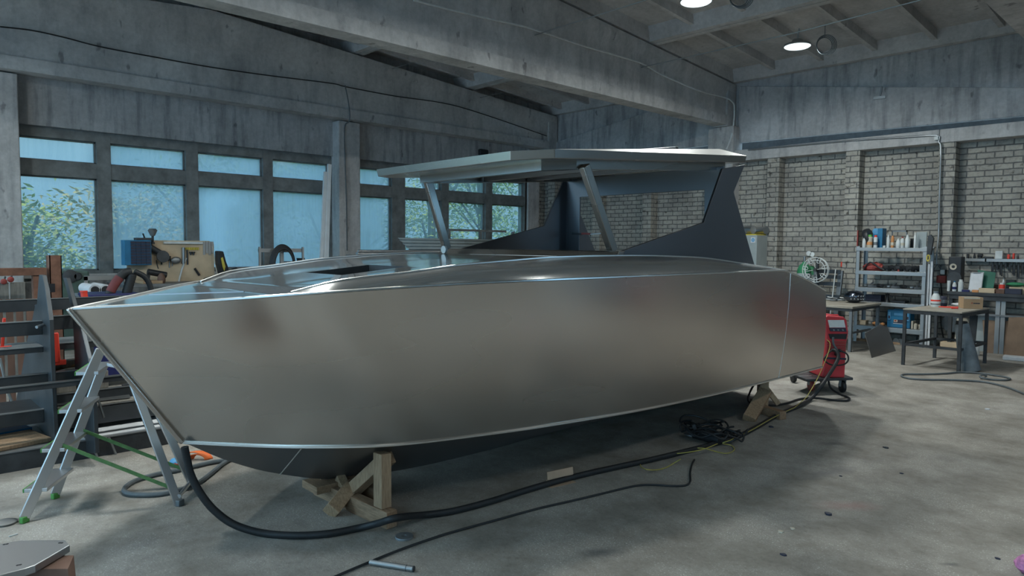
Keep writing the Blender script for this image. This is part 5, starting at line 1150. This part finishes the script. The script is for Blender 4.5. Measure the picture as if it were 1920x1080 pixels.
# gas cylinder and wire wheel
yg = 13.3
c0 = PY(1508, 500, yg); r = .13; zs = PY(1508, 512, yg).z
gc = thing('gas_cylinder', 'grey gas cylinder with a green shoulder behind the boat stern', 'gas cylinder', (c0.x, yg, 0))
MB().lathe([(r, 0), (r, zs)], (c0.x, yg, 0), 24).build('cylinder_body', 'grey_cabinet', gc); MB().lathe([(r, zs), (r*.95, zs+.07), (r*.7, zs+.15), (r*.3, zs+.19), (.03, zs+.22)], (c0.x, yg, 0), 24).build('shoulder', 'green_paint', gc)
MB().tube([(c0.x, yg, zs+.2), (c0.x, yg, zs+.32)], .022, 8).build('valve', 'galvanised', gc); MB().tube([(c0.x-.1, yg, zs+.32), (c0.x+.12, yg, zs+.32)], .014, 8).build('regulator_arm', 'galvanised', gc)
for dx, dz_ in ((.1, .38), (.17, .36)): MB().lathe([(.045, 0), (.045, .03)], (c0.x+dx, yg-.03, zs+dz_), 18, Matrix.Rotation(math.pi/2, 3, 'X')).build('gauge', 'white_plastic', gc)
MB().tube([(c0.x+.1, yg, zs+.32), (c0.x+.1, yg, zs+.38)], .012, 6).build('gauge_stem', 'yellow', gc)
c1 = PY(1541, 500, yg+.15); g2 = thing('gas_cylinder', 'second green-topped cylinder half hidden behind the white wire wheel', 'gas cylinder', (c1.x-.12, yg+.1, 0))
cx = PY(1520, 505, yg+.12).x
MB().lathe([(.1, 0), (.1, zs-.03)], (cx, yg+.16, 0), 20).build('cylinder_body', 'grey_cabinet', g2); MB().lathe([(.1, zs-.03), (.09, zs+.06), (.05, zs+.12), (.02, zs+.14)], (cx, yg+.16, 0), 20).build('shoulder', 'green_paint', g2)
yw = 13.05; cw = PY(1528, 506, yw); RW = abs(PY(1552, 506, yw).x-cw.x)
ww = thing('wire_wheel', 'white wire cage wheel on a dark post behind the stern', 'reel', (cw.x, yw, 0))
for dy, rr in ((0, RW), (.07, RW*.97), (0, RW*.78)): MB().tube([cw+V((rr*math.cos(k*2*math.pi/36), dy, rr*math.sin(k*2*math.pi/36))) for k in range(36)], .007, 6, True).build('ring', 'white_plastic', ww)
for k in range(7):
    a_ = k*2*math.pi/7+.3; t_ = V((-math.sin(a_), 0, math.cos(a_)))*.026; o_ = V((math.cos(a_), 0, math.sin(a_)))
    MB().tube([cw+o_*RW+t_, cw+o_*RW*.62+t_, cw+o_*RW*.57, cw+o_*RW*.62-t_, cw+o_*RW-t_], .007, 6).build('wire_loop', 'white_plastic', ww)
MB().box(cw.x-.02, cw.x+.025, yw+.08, yw+.12, 0, cw.z+RW*1.05).build('post', 'dark_steel', ww, smooth=0); MB().tube([cw+V((0, .1, 0)), cw+V((0, -.02, 0))], .03, 10).build('hub', 'dark_steel', ww)
for k in (0, 2, 4, 6): a_ = k*math.pi/4+.2; MB().tube([cw+V((0, .035, 0)), cw+V((RW*.78*math.cos(a_), .0, RW*.78*math.sin(a_)))], .005, 5).build('spoke', 'white_plastic', ww)
# dark frame right of the wheel
yfm = 13.32; fm = thing('steel_trestle', 'dark grey steel frame between the wire wheel and the shelf rack', 'frame', (PY(1560, 560, yfm).x, yfm, 0))
zt_ = PY(1560, 507, yfm).z; xa, xb_ = PY(1530, 520, yfm).x, PY(1577, 520, yfm).x
for x, sx in ((xb_, -.10), (xa, .06)): MB().bar((x+sx, yfm, 0), (x, yfm, zt_), .08, .05, (0, 1, 0)).build('post', 'grey_steel', fm)
for py in (509, 519, 532, 556): z_ = PY(1560, py, yfm).z; MB().bar((xa, yfm-.03, z_), (xb_-.0, yfm-.03, z_), .03, .07).build('crossbar', 'rack_plate', fm)
for x in (xa+.03, xb_-.05): MB().bar((x, yfm+.02, zt_*.7), (x, yfm+.25, 0), .04, .04).build('rear_leg', 'grey_steel', fm)
put('long_rod', MB().tube([PY(1567, 505, yfm-.08), V((PY(1556, 560, yfm-.2).x, yfm-.25, 0))], .010, 6), 'white_plastic', 'thin pale rod leaning on the dark steel frame', 'rod')
p = PY(1568, 496, YB-.30); put('red_valve', MB().box(p.x-.02, p.x+.02, YB-.05, YB, p.z-.05, p.z+.05), 'red_bright', 'small red tag on the bricks above the dark steel frame', 'tag', bevel=.01)
# red welder on its trolley
ref = F(1562, 733); R_ = V((CR.x, CR.y, 0)).normalized(); B_ = V((_d.x, _d.y, 0)).normalized()
dk = .185
wd_ = thing('welding_machine', 'red welding machine with a slanted screen standing on a black trolley', 'welder', F(1564, 707, dk))
rf = F(1564, 708, dk)
def WP(x, y_, off=0.): return DP(x, y_, rf)+B_*off
out = [(1541, 706), (1584, 708), (1587, 645), (1591, 624), (1588, 600), (1582, 594), (1552, 592), (1546, 595), (1549, 628), (1548, 668)]
P = [WP(x, y_) for x, y_ in out]
for p in P[:2]: p.z = dk
MB().prism(P, B_*.52).build('body', 'red_paint', wd_, smooth=0, bevel=.012)
MB().prism([WP(x, y_, -.006) for x, y_ in ((1552, 600), (1582, 600), (1585, 614), (1555, 614))], B_*.01).build('screen', 'white_plastic', wd_, smooth=0)
o = MB().prism([WP(x, y_, -.008) for x, y_ in ((1554, 615), (1585, 615), (1587, 622), (1557, 621))], B_*.01).build('control_strip', 'label_dark', wd_, smooth=0)
for px in (1562, 1570, 1579): MB().tube([WP(px, 618.5, -.025), WP(px, 618.5, -.005)], .010, 10).build('knob', 'grey_steel', o)
MB().prism([WP(x, y_, -.006) for x, y_ in ((1553, 626), (1588, 626), (1586, 636), (1556, 635))], B_*.01).build('recess', 'black_plastic', wd_, smooth=0)
for i in range(5): yy = 640+i*4.6; MB().bar(WP(1551, yy, -.004), WP(1585, yy+1, -.004), .016, .016).build('louvre', 'red_dull', wd_)
MB().bar(WP(1545, 671, -.003), WP(1586, 673, -.003), .012, .02).build('seam', 'label_dark', wd_)
MB().bar(WP(1553, 592.5, .12), WP(1581, 593, .12), .03, .02).build('top_handle', 'red_paint', wd_, bevel=.006)
for px, py in ((1561, 656), (1573, 657), (1567, 664)): MB().tube([WP(px, py, -.03), WP(px, py, .01)], .018, 10).build('socket', 'black_plastic', wd_)
# trolley
tr = thing('trolley', 'black flat trolley on four casters carrying the red welder', 'trolley', F(1560, 735))
NL, NR_ = F(1512, 711, dk-.002), F(1600, 708, dk-.002); FL_ = F(1490, 703, dk-.002); Q = F(1541, 686, dk-.002)
dkp = [NL, NR_, NR_+B_*.62, Q, FL_]
MB().prism([p-V((0, 0, .03)) for p in dkp], (0, 0, .03)).build('deck', 'dark_steel', tr, smooth=0, bevel=.006)
MB().bar(NL*.35+FL_*.65+V((0, 0, .002)), NL*.35+FL_*.65+(NR_-NL)*.5+V((0, 0, .002)), .02, .004).build('deck_strip', 'galvanised', tr)
for px, py, rd in ((1520, 733, 'red_dull'), (1579, 736, 'black_rubber'), (0, 0, 'black_rubber'), (1, 0, 'black_rubber')):
    w0 = F(px, py) if px > 10 else (F(1520, 733)+B_*.5 if px == 0 else F(1579, 736)+B_*.5)
    o = MB().lathe([(.035, -.02), (.066, -.018), (.07, -.01), (.07, .01), (.066, .018), (.035, .02)], w0+V((0, 0, .071)), 22, Matrix((B_, V((0, 0, 1)), R_)).transposed()).build('caster', rd, tr)
    MB().bar(w0+R_*.026+V((0, 0, .071)), w0+R_*.026+V((0, 0, dk-.032)), .03, .006).build('fork', 'galvanised', o); MB().bar(w0-R_*.026+V((0, 0, .071)), w0-R_*.026+V((0, 0, dk-.032)), .03, .006).build('fork', 'galvanised', o)
# ------------------------------------------------------------------ timber stands under the boat
st = thing('timber_trestle', 'braced timber trestle under the bow', 'trestle', F(680, 960))
def T(a, b, w, h, nm='brace', m='timber', up=(0, 0, 1), o=None): return MB().bar(a, b, w, h, up).build(nm, m, o or st, bevel=.004)
e0, e1 = F(741, 993), F(597, 925); e0.z = e1.z = .05
dirb = (e1-e0).normalized()
T(e0+dirb*.03, e1, .075, .1, 'base_beam', 'timber_beam')
pb = F(722, 972); pb = e0+dirb*.13; pb.z = .1
ptop = DP(735, 848, pb)
back = V((0, 1, 0))*.1
zk = chz(2.26)-.012
T(V((pb.x, pb.y+.005, .1)), V((pb.x-.01, pb.y+.01, ptop.z-.0)), .07, .09, 'post', 'timber', (1, 0, 0))
sideb = F(690, 935); sideb.z = .05
b2 = F(714, 945); b2.z = .05; T(V((b2.x-.5, b2.y-.02, .05)), b2, .075, .1, 'base_beam', 'timber_beam')
T(V((-4.05, 2.15, .05)), V((-4.05, 2.55, .05)), .07, .08, 'cross_beam', 'timber_beam')
m0 = DP(655, 925, pb+V((-.3, .1, 0))); T(DP(728, 858, pb+V((0, .06, 0))), m0, .075, .09, 'brace', 'timber', (0, 1, 0))
ft = F(620, 970); ft.z = .035; T(ft, DP(655, 916, m0-V((0, .05, 0))), .10, .09, 'brace', 'timber', (0, 1, 0))
p = DP(607, 905, e1); T(V((e1.x+.06, e1.y, .1)), V((e1.x+.06, e1.y+.01, .22)), .07, .08, 'post', 'timber', (1, 0, 0))
a, b = DP(640, 905, e1+V((.2, .05, 0))), DP(652, 925, e1+V((.25, .0, 0))); T(b, a+V((-.02, 0, .03)), .05, .06, 'brace', 'timber', (0, 1, 0))
T(V((XC-.1, 2.2, .1)), V((XC+.1, 2.2, .1)), .3, .05, 'keel_block', 'timber_beam')
s2 = thing('timber_post', 'timber post with braced foot under the stern', 'post', F(1430, 778))
pc = F(1429, 772)
tz_ = chz(6.4)-.05
bt_ = V((pc.x, pc.y, 0))
Tq = lambda a, b, w, h, nm='brace', m='timber': MB().bar(a, b, w, h, (R_.x, R_.y, 0)).build(nm, m, s2, bevel=.004)
Tq(bt_+V((0, 0, .06)), bt_+V((0, 0, tz_)), .09, .09, 'post', 'timber')
bl, br = F(1418, 788), F(1468, 787); bl.z = br.z = .04
MB().bar(bt_+R_*-.05+V((0, 0, .04)), br, .08, .08).build('base_beam', 'timber_beam', s2, bevel=.004)
fl = F(1404, 790); fl.z = .02
Tq(fl, bt_+R_*-.0-B_*.06+V((0, 0, .22)), .07, .12, 'brace', 'timber')
Tq(bt_+R_*.16+V((0, 0, .08)), bt_+R_*.02+V((0, 0, .26)), .04, .05, 'brace', 'timber')
Tq(bt_+B_*.25+V((0, 0, .04)), bt_-B_*.05+V((0, 0, .04)), .08, .08, 'base_beam', 'timber_beam')
# ------------------------------------------------------------------ hoses and cables on the floor
def floorpath(pts, r, k=6): return smooth_path([F(p[0], p[1], (p[2] if len(p) > 2 else r+.002)) for p in pts], k)
stem = V((XC+.03, 1.285, .5)); D0 = (stem-CAMP).dot(_d); g = F(560, 1004); D1 = (g-CAMP).dot(_d)
up = [(346, 838), (350, 858), (358, 890), (376, 925), (402, 957), (440, 984), (495, 1000)]
def DT(x, y, t): return CAMP+ray(x, y)*t
hz = []
for i, (x, y) in enumerate(up):
    t = D0+(D1-D0)*(i/len(up))**1.1; p = DT(x, y, t)
    if p.z < .022: p = F(x, y, .022)
    hz.append(p)
hz += [F(x, y, .022) for x, y in ((560, 1004), (620, 1000), (672, 990))]+[F(706, 982, .06), F(735, 973, .125), F(765, 968, .09), F(800, 965, .03)]+[F(x, y, .022) for x, y in ((850, 958), (920, 940), (1000, 915), (1080, 893), (1150, 877), (1220, 862), (1290, 845), (1340, 832), (1380, 820), (1420, 800), (1460, 777), (1500, 760))]
hz += [F(1522, 746, .03), DP(1541, 722, rf-B_*.35), DP(1556, 700, rf-B_*.22), DP(1567, 682, rf-B_*.12), DP(1572, 668, rf-B_*.08), DP(1568, 658, rf-B_*.05), DP(1562, 656, rf-B_*.02)]
tag(MB().tube(smooth_path(hz, 7), .021, 10).build('welding_hose', 'black_rubber'), 'thick black hose from the bow across the floor to the red welder', 'hose')
def fcable(name, pts, r, m, label, cat='cable'):
    return tag(MB().tube(floorpath(pts, r), r, 8).build(name, m), label, cat)
fcable('extension_lead', [(560, 1112), (620, 1085), (690, 1055), (760, 1027), (840, 1000), (930, 975), (1010, 953), (1080, 937), (1130, 925), (1190, 911), (1225, 909), (1260, 911), (1285, 910), (1294, 903), (1294, 887), (1297, 872), (1302, 862)], .007, 'black_rubber', 'thin black cord running from the bottom edge to the cable tangle', 'cord')
yl = floorpath([(1345, 832, .05), (1320, 842, .05), (1290, 848, .05), (1250, 853), (1220, 862), (1204, 868), (1201, 874, .015), (1212, 880, .045), (1230, 881), (1248, 877), (1264, 868), (1276, 861, .045)], .006)
tag(MB().tube(yl, .0042, 6).build('yellow_cable', 'yellow_cable'), 'yellow cable looping over the black hose left of the tangle', 'cable')
yl = floorpath([(1308, 840, .046), (1322, 841, .05), (1340, 846), (1358, 850), (1371, 848), (1377, 842), (1371, 835), (1355, 831, .03), (1370, 825, .05), (1410, 806, .05), (1450, 783, .05), (1490, 764, .05)], .006)+smooth_path([F(1512, 745, .06), DP(1530, 715, rf-B_*.3), DP(1546, 680, rf-B_*.16), DP(1555, 655, rf-B_*.08), DP(1556, 643, rf-B_*.05), DP(1550, 637, rf-B_*.02)], 6)
tag(MB().tube(yl, .0042, 6).build('yellow_cable', 'yellow_cable'), 'yellow cable from the tangle along the hose up to the red welder', 'cable')
fcable('cable', [(1413, 722, .25), (1405, 738, .06), (1403, 751), (1415, 758), (1450, 760), (1475, 756), (1500, 748), (1530, 746), (1562, 750), (1588, 751), (1592, 746), (1575, 739), (1558, 728, .05), (1553, 712, .15)], .011, 'black_rubber', 'black cable curling around the stern post and under the trolley')
tag(MB().tube(smooth_path([DP(1560, 656, rf-B_*.03), DP(1548, 668, rf-B_*.06), DP(1546, 676, rf-B_*.07), DP(1560, 684, rf-B_*.08), DP(1580, 684, rf-B_*.08), DP(1590, 676, rf-B_*.06), DP(1588, 664, rf-B_*.05), DP(1574, 657, rf-B_*.03)], 6), .009, 7).build('torch_cable', 'black_rubber'), 'black cable looped on the front of the red welder', 'cable')
tag(MB().tube(smooth_path([DP(1570, 657, rf-B_*.03), DP(1563, 645, rf-B_*.03), DP(1562, 632, rf-B_*.03)], 6), .012, 7).build('torch_cable', 'grey_rubber'), 'short grey cable rising to the black recess of the welder', 'cable')
fcable('air_hose', [(1935, 745), (1900, 730), (1870, 721), (1840, 715.5), (1790, 712.5), (1730, 711.5), (1702, 709), (1690, 704.5), (1698, 701.5), (1740, 701.5), (1775, 700), (1800, 698), (1840, 700), (1880, 706), (1894, 710), (1884, 712.5), (1855, 711), (1838, 707, .03), (1842, 703, .03), (1850, 705)], .012, 'grey_rubber', 'grey air hose laid in long loops on the floor before the black table', 'hose')
m = MB()
rnd = random.Random(11)
c = F(1330, 826)
for i in range(15):
    a0 = rnd.uniform(0, 6.28); cx = c+V((rnd.uniform(-.2, .18), rnd.uniform(-.16, .24), 0)); ra, rb = rnd.uniform(.08, .2), rnd.uniform(.06, .15); n = rnd.randint(12, 18)
    pts = [cx+V((ra*math.cos(a0+k*.42)*(1-.012*k), rb*math.sin(a0+k*.42+.4), .012+.055*abs(math.sin(k*.55+i))+.004*i)) for k in range(n)]
    m.tube(smooth_path(pts, 3), .0085, 6)
tag(m.build('cable_tangle', 'black_rubber'), 'heap of tangled black cables on the floor at the boat shadow edge', 'cable')
q = F(1318, 828); t = thing('grinder', 'dark power grinder lying inside the cable tangle', 'grinder', q)
MB().tube([q+V((-.1, .02, .05)), q+V((.08, -.02, .055)), q+V((.17, -.02, .05))], [.042, .046, .032], 12).build('grinder_body', 'black_plastic', t); MB().lathe([(.06, 0), (.06, .008)], q+V((-.13, .02, .03)), 18).build('disc', 'grey_steel', t); MB().bar(q+V((-.08, .02, .06)), q+V((-.1, .0, .13)), .03, .03).build('side_handle', 'dark_steel', t)
# grey hose and straps by the ladder
fcable('garden_hose', [(470, 850), (425, 862), (390, 868), (340, 880), (290, 890), (252, 902), (233, 917), (244, 926), (290, 927), (330, 920), (368, 907), (395, 888), (420, 868), (450, 852)], .016, 'grey_rubber', 'grey hose lying in a loop under the step ladder', 'hose')
t = thing('ratchet_strap', 'orange ratchet strap coiled on the floor behind the bow foot', 'strap', F(362, 862))
for k, (px, py, rr) in enumerate(((366, 862, .085), (374, 862, .06))):
    c = F(px, py); rows = []
    for j in range(15):
        a_ = math.pi*j/14*(1.0); p_ = V((rr*math.cos(a_)*1.2, 0, rr*.7*math.sin(a_)+.004)); rows.append([c+CR*p_.x+V((0, 0, p_.z))+V((0, -.03, 0)), c+CR*p_.x+V((0, 0, p_.z))+V((0, .03, 0))])
    MB().grid(rows).build('webbing', 'orange_strap', t, solid=.006)
p = F(346, 866); MB().box(p.x-.03, p.x+.03, p.y-.05, p.y+.02, 0, .03).build('buckle', 'red_dull', t, bevel=.006)
p = F(327, 874); tag(MB().ball(p+V((0, 0, .03)), .045, (1.1, .7, .65), 12, 8, .08).build('plastic_lump', 'blue_light'), 'small bright blue lump on the floor between the ladder legs', 'cap')
p = F(333, 872); tag(MB().ball(p+V((.05, -.03, .018)), .02, n=10, m=7).build('plastic_lump', 'red_dull'), 'tiny red piece next to the bright blue lump', 'cap')
# loose things on the open floor
a, b = F(694, 1054, .016), F(776, 1067, .016); t = thing('steel_pipe', 'short steel pipe lying on the floor near the bottom edge', 'pipe', (a+b)/2-V((0, 0, .016)))
MB().tube([a, b], .014, 14).build('pipe_body', 'galvanised', t); MB().tube([b-(b-a)*.02, b+(b-a)*.004], .0155, 14).build('pipe_end', 'dark_steel', t); MB().tube([a*.17+b*.83, a*.16+b*.84], .0152, 14).build('pipe_ring', 'dark_steel', t)
p = F(758, 1008); m = MB(); m.lathe([(.014, .006), (.014, .012), (.05, .012), (.052, .006), (.052, 0)], p, 24); put('steel_flange', m, 'grey_steel', 'round steel flange with a hole on the floor beside the bow trestle', 'flange')
a, b = F(1029, 914), F(1077, 903); d_ = (b-a).normalized(); n_ = V((-d_.y, d_.x, 0)); t1_ = DP(1031, 893, a)+n_*.05
h1_, h2_ = DP(1030, 892, a).z, DP(1030, 900, a).z
prof = [(0, .003), (.012, .06), (.03, .062), (.035, h1_), (.039, h1_), (.036, .056), (.018, .054), (.006, .003)]
m = MB(); m.prism([a+n_*u_+V((0, 0, z_)) for u_, z_ in ((-.02, .002), (.02, .002), (.025, .045), (.012, .05), (.02, h1_+.02), (.026, h1_+.02), (.018, .046), (.031, .041), (.026, -.0), (-.02, -.0))], (b-a))
put('folded_offcut', m, mat('warm_offcut', (.46, .32, .22), .5, 0, .15, 6), 'folded copper-toned metal offcut standing beside the hose', 'offcut', smooth=0)
for i, (px, py, s_, m_, lb) in enumerate(((1553, 965, .022, 'label_dark', 'dark flake at the faded red floor patch'), (1445, 801, .022, 'label_dark', 'dark cube-like scrap right of the stern post foot'), (1690, 888, .012, 'label_dark', 'tiny dark scrap alone on the open floor right of the stern'), (1661, 840, .02, 'dark_steel', 'bent dark shard on the open floor right of the hardtop shadow'), (1852, 768, .022, 'white_paper', 'white paper scrap on the floor before the black table'), (1464, 998, .016, 'cream', 'pale wood chip on the floor below the red patch'), (1486, 992, .014, 'cream', 'smaller pale chip right of the pale wood chip'), (1870, 1048, .012, 'label_dark', 'dark crumb near the bottom right corner'), (1576, 893, .01, 'label_dark', 'tiny black crumb left of the lone dark scrap'), (1469, 1041, .016, 'label_dark', 'flat dark flake at the bottom below the pale chips'))):
    p = F(px, py); m = MB(); m.prism([p+V((s_*1.0*math.cos(a_)*(1+.3*math.sin(3*a_+i)), s_*.8*math.sin(a_), .0)) for a_ in [k*2*math.pi/7 for k in range(7)]], (0, 0, s_*.5)); put('scrap', m, m_, lb, 'scrap', smooth=0)
p = F(10, 982); put('round_plate', MB().lathe([(.055, 0), (.06, .012), (.04, .02)], p, 22), 'galvanised', 'small shiny round plate on the floor at the left edge by the ladder foot', 'plate')
a, b = F(17, 1006, .004), F(33, 1001, .004); put('white_stick', MB().bar(a, b, .008, .006), 'white_plastic', 'short white stick on the floor above the grey work stand', 'stick')
p = F(1912, 1068); m = MB().ball(p+V((.05, -.02, .045)), .06, (1.2, 1, .8), 16, 10, .12); put('cloth', m, 'pink_cloth', 'pink and white patterned cloth in the bottom right corner', 'cloth')
# work stand at the bottom left corner
zt = .52; ol = [F(x, y, zt) for x, y in ((-40, 1030), (0, 1020), (39, 1012.6), (122, 1012), (131, 1021.5), (66, 1059.7), (47, 1066), (0, 1078), (-60, 1095))]
ws_ = thing('work_stand', 'grey steel work stand with a chamfered top plate in the bottom left corner', 'stand', sum(ol, V())/9-V((0, 0, zt)))
MB().prism([p-V((0, 0, .028)) for p in ol], (0, 0, .028)).build('top_plate', alu('worn_plate', (.40, .41, .42), .45, .25, scale=2), ws_, smooth=0, bevel=.003)
for px, py in ((8, 1021), (13.5, 1020), (112, 1018), (116, 1018), (33, 1060), (38, 1059)): p = F(px, py, zt); MB().lathe([(.005, -.002), (.005, .001)], p, 10).build('bolt_hole', 'black_plastic', ws_)
c_ = F(108, 1062, .3); lg_ = [F(x, y, zt-.03) for x, y in ((62, 1046), (96, 1030))]
cq = sum(ol, V())/9
MB().prism([cq+V((.05, -.0, -.03)), cq+V((.16, .12, -.03)), cq+V((.05, .16, -.03)), cq+V((-.05, .05, -.03))], (.16, .0, -(zt-.03))).build('leg', 'brown_steel', ws_, smooth=0)
MB().obox(cq+V((.2, .06, -(zt)+.015)), .5, .36, .03, .6).build('foot_plate', 'brown_steel', ws_, smooth=0)
# beyond the right edge of the frame, seen mirrored in the hull side: a red tool chest, a dark cupboard, a red drum
t = thing('tool_chest', 'red tool chest standing right of the picture, mirrored in the hull side', 'tool chest', (.75, 7.9, 0))
MB().box(.5, 1.0, 7.6, 8.3, .12, 1.2).build('chest_body', 'red_dull', t, smooth=0, bevel=.01)
for i in range(5): MB().box(.47, .5, 7.64, 8.26, .18+i*.2, .36+i*.2).build('drawer', 'red_dull', t, smooth=0, bevel=.006)
for x in (.55, .9):
    for y in (7.66, 8.2): MB().lathe([(.04, -.02), (.06, -.015), (.06, .015), (.04, .02)], (x, y, .06), 14, Matrix.Rotation(math.pi/2, 3, 'X')).build('caster', 'black_rubber', t)
t = thing('cupboard', 'dark steel cupboard right of the picture beside the red tool chest', 'cupboard', (.75, 7.2, 0))
MB().box(.5, 1.0, 6.9, 7.5, 0, 1.5).build('cupboard_body', 'dark_steel', t, smooth=0, bevel=.01); MB().box(.48, .5, 6.92, 7.48, .05, 1.46).build('door', 'dark_steel', t, smooth=0, bevel=.004)
t = thing('steel_drum', 'red steel drum right of the picture near the wall bench', 'drum', (-1.15, 10.9, 0))
MB().lathe([(.27, 0), (.28, .02), (.28, .3), (.29, .31), (.28, .33), (.28, .6), (.29, .61), (.28, .63), (.28, .86), (.26, .88)], (-1.15, 10.9, 0), 28).build('drum_body', 'red_dull', t)
# ------------------------------------------------------------------ light
wd = bpy.data.worlds.new('sky'); SC.world = wd; wd.use_nodes = True; nt = wd.node_tree
bg = nt.nodes['Background']; tc = N(nt, 'ShaderNodeTexCoord'); sp = N(nt, 'ShaderNodeSeparateXYZ'); nt.links.new(tc.outputs['Generated'], sp.inputs[0])
nt.links.new(ramp(nt, sp.outputs['Z'], [(.0, (.22, .47, .72)), (.25, (.37, .66, .86)), (.6, (.40, .62, .80))]), bg.inputs['Color'])
bg.inputs['Strength'].default_value = 5.0
def area(name, loc, size, power, col=(1, 1, 1), rot=(0, 0, 0), sy=None, shape='DISK'):
    l = bpy.data.lights.new(name, 'AREA'); l.energy = power; l.color = col; l.shape = shape; l.size = size
    if sy: l.size_y = sy
    o = bpy.data.objects.new(name, l); COL.objects.link(o); o.location = loc; o.rotation_euler = rot; return o
# lamp row over this bay (other bays below hold unseen extra lights), 2.8 m apart
LC = (.95, 1.0, .97)
for y, e in ((-.7, 56), (2.1, 98), (4.9, 100), (L1.y, 108), (L2.y, 108)): area('bay_lamp_or_fill', (-4.9, y, 4.66), .34, e, LC)
for y in (.2, -3.4): area('bay_lamp_or_fill', (-10.6, y, 4.68), .34, 44, LC)  # lamps assumed out of view in the left bay, lighting the window beam
for x, e in ((1.1, 24), (7.1, 24)):  # unseen lights added to fill the near floor and lower hull
    for y in (2.1, 6.3, 10.5): area('bay_lamp_or_fill', (x, y, 4.68), .34, e, LC)
sun = bpy.data.lights.new('sun', 'SUN'); sun.energy = 12; sun.angle = .01; sun.color = (1., .95, .84)
so = bpy.data.objects.new('sun', sun); COL.objects.link(so); so.rotation_euler = (math.radians(-10), math.radians(27), 0)
SC.cycles.use_denoising = True
SC.cycles.max_bounces = 8; SC.cycles.diffuse_bounces = 4; SC.cycles.transparent_max_bounces = 24
SC.cycles.sample_clamp_indirect = 3; SC.cycles.caustics_reflective = False; SC.cycles.caustics_refractive = False
vs = SC.view_settings; vs.view_transform = 'Standard'; vs.look = 'None'; vs.exposure = 0; vs.gamma = 1; vs.use_curve_mapping = False
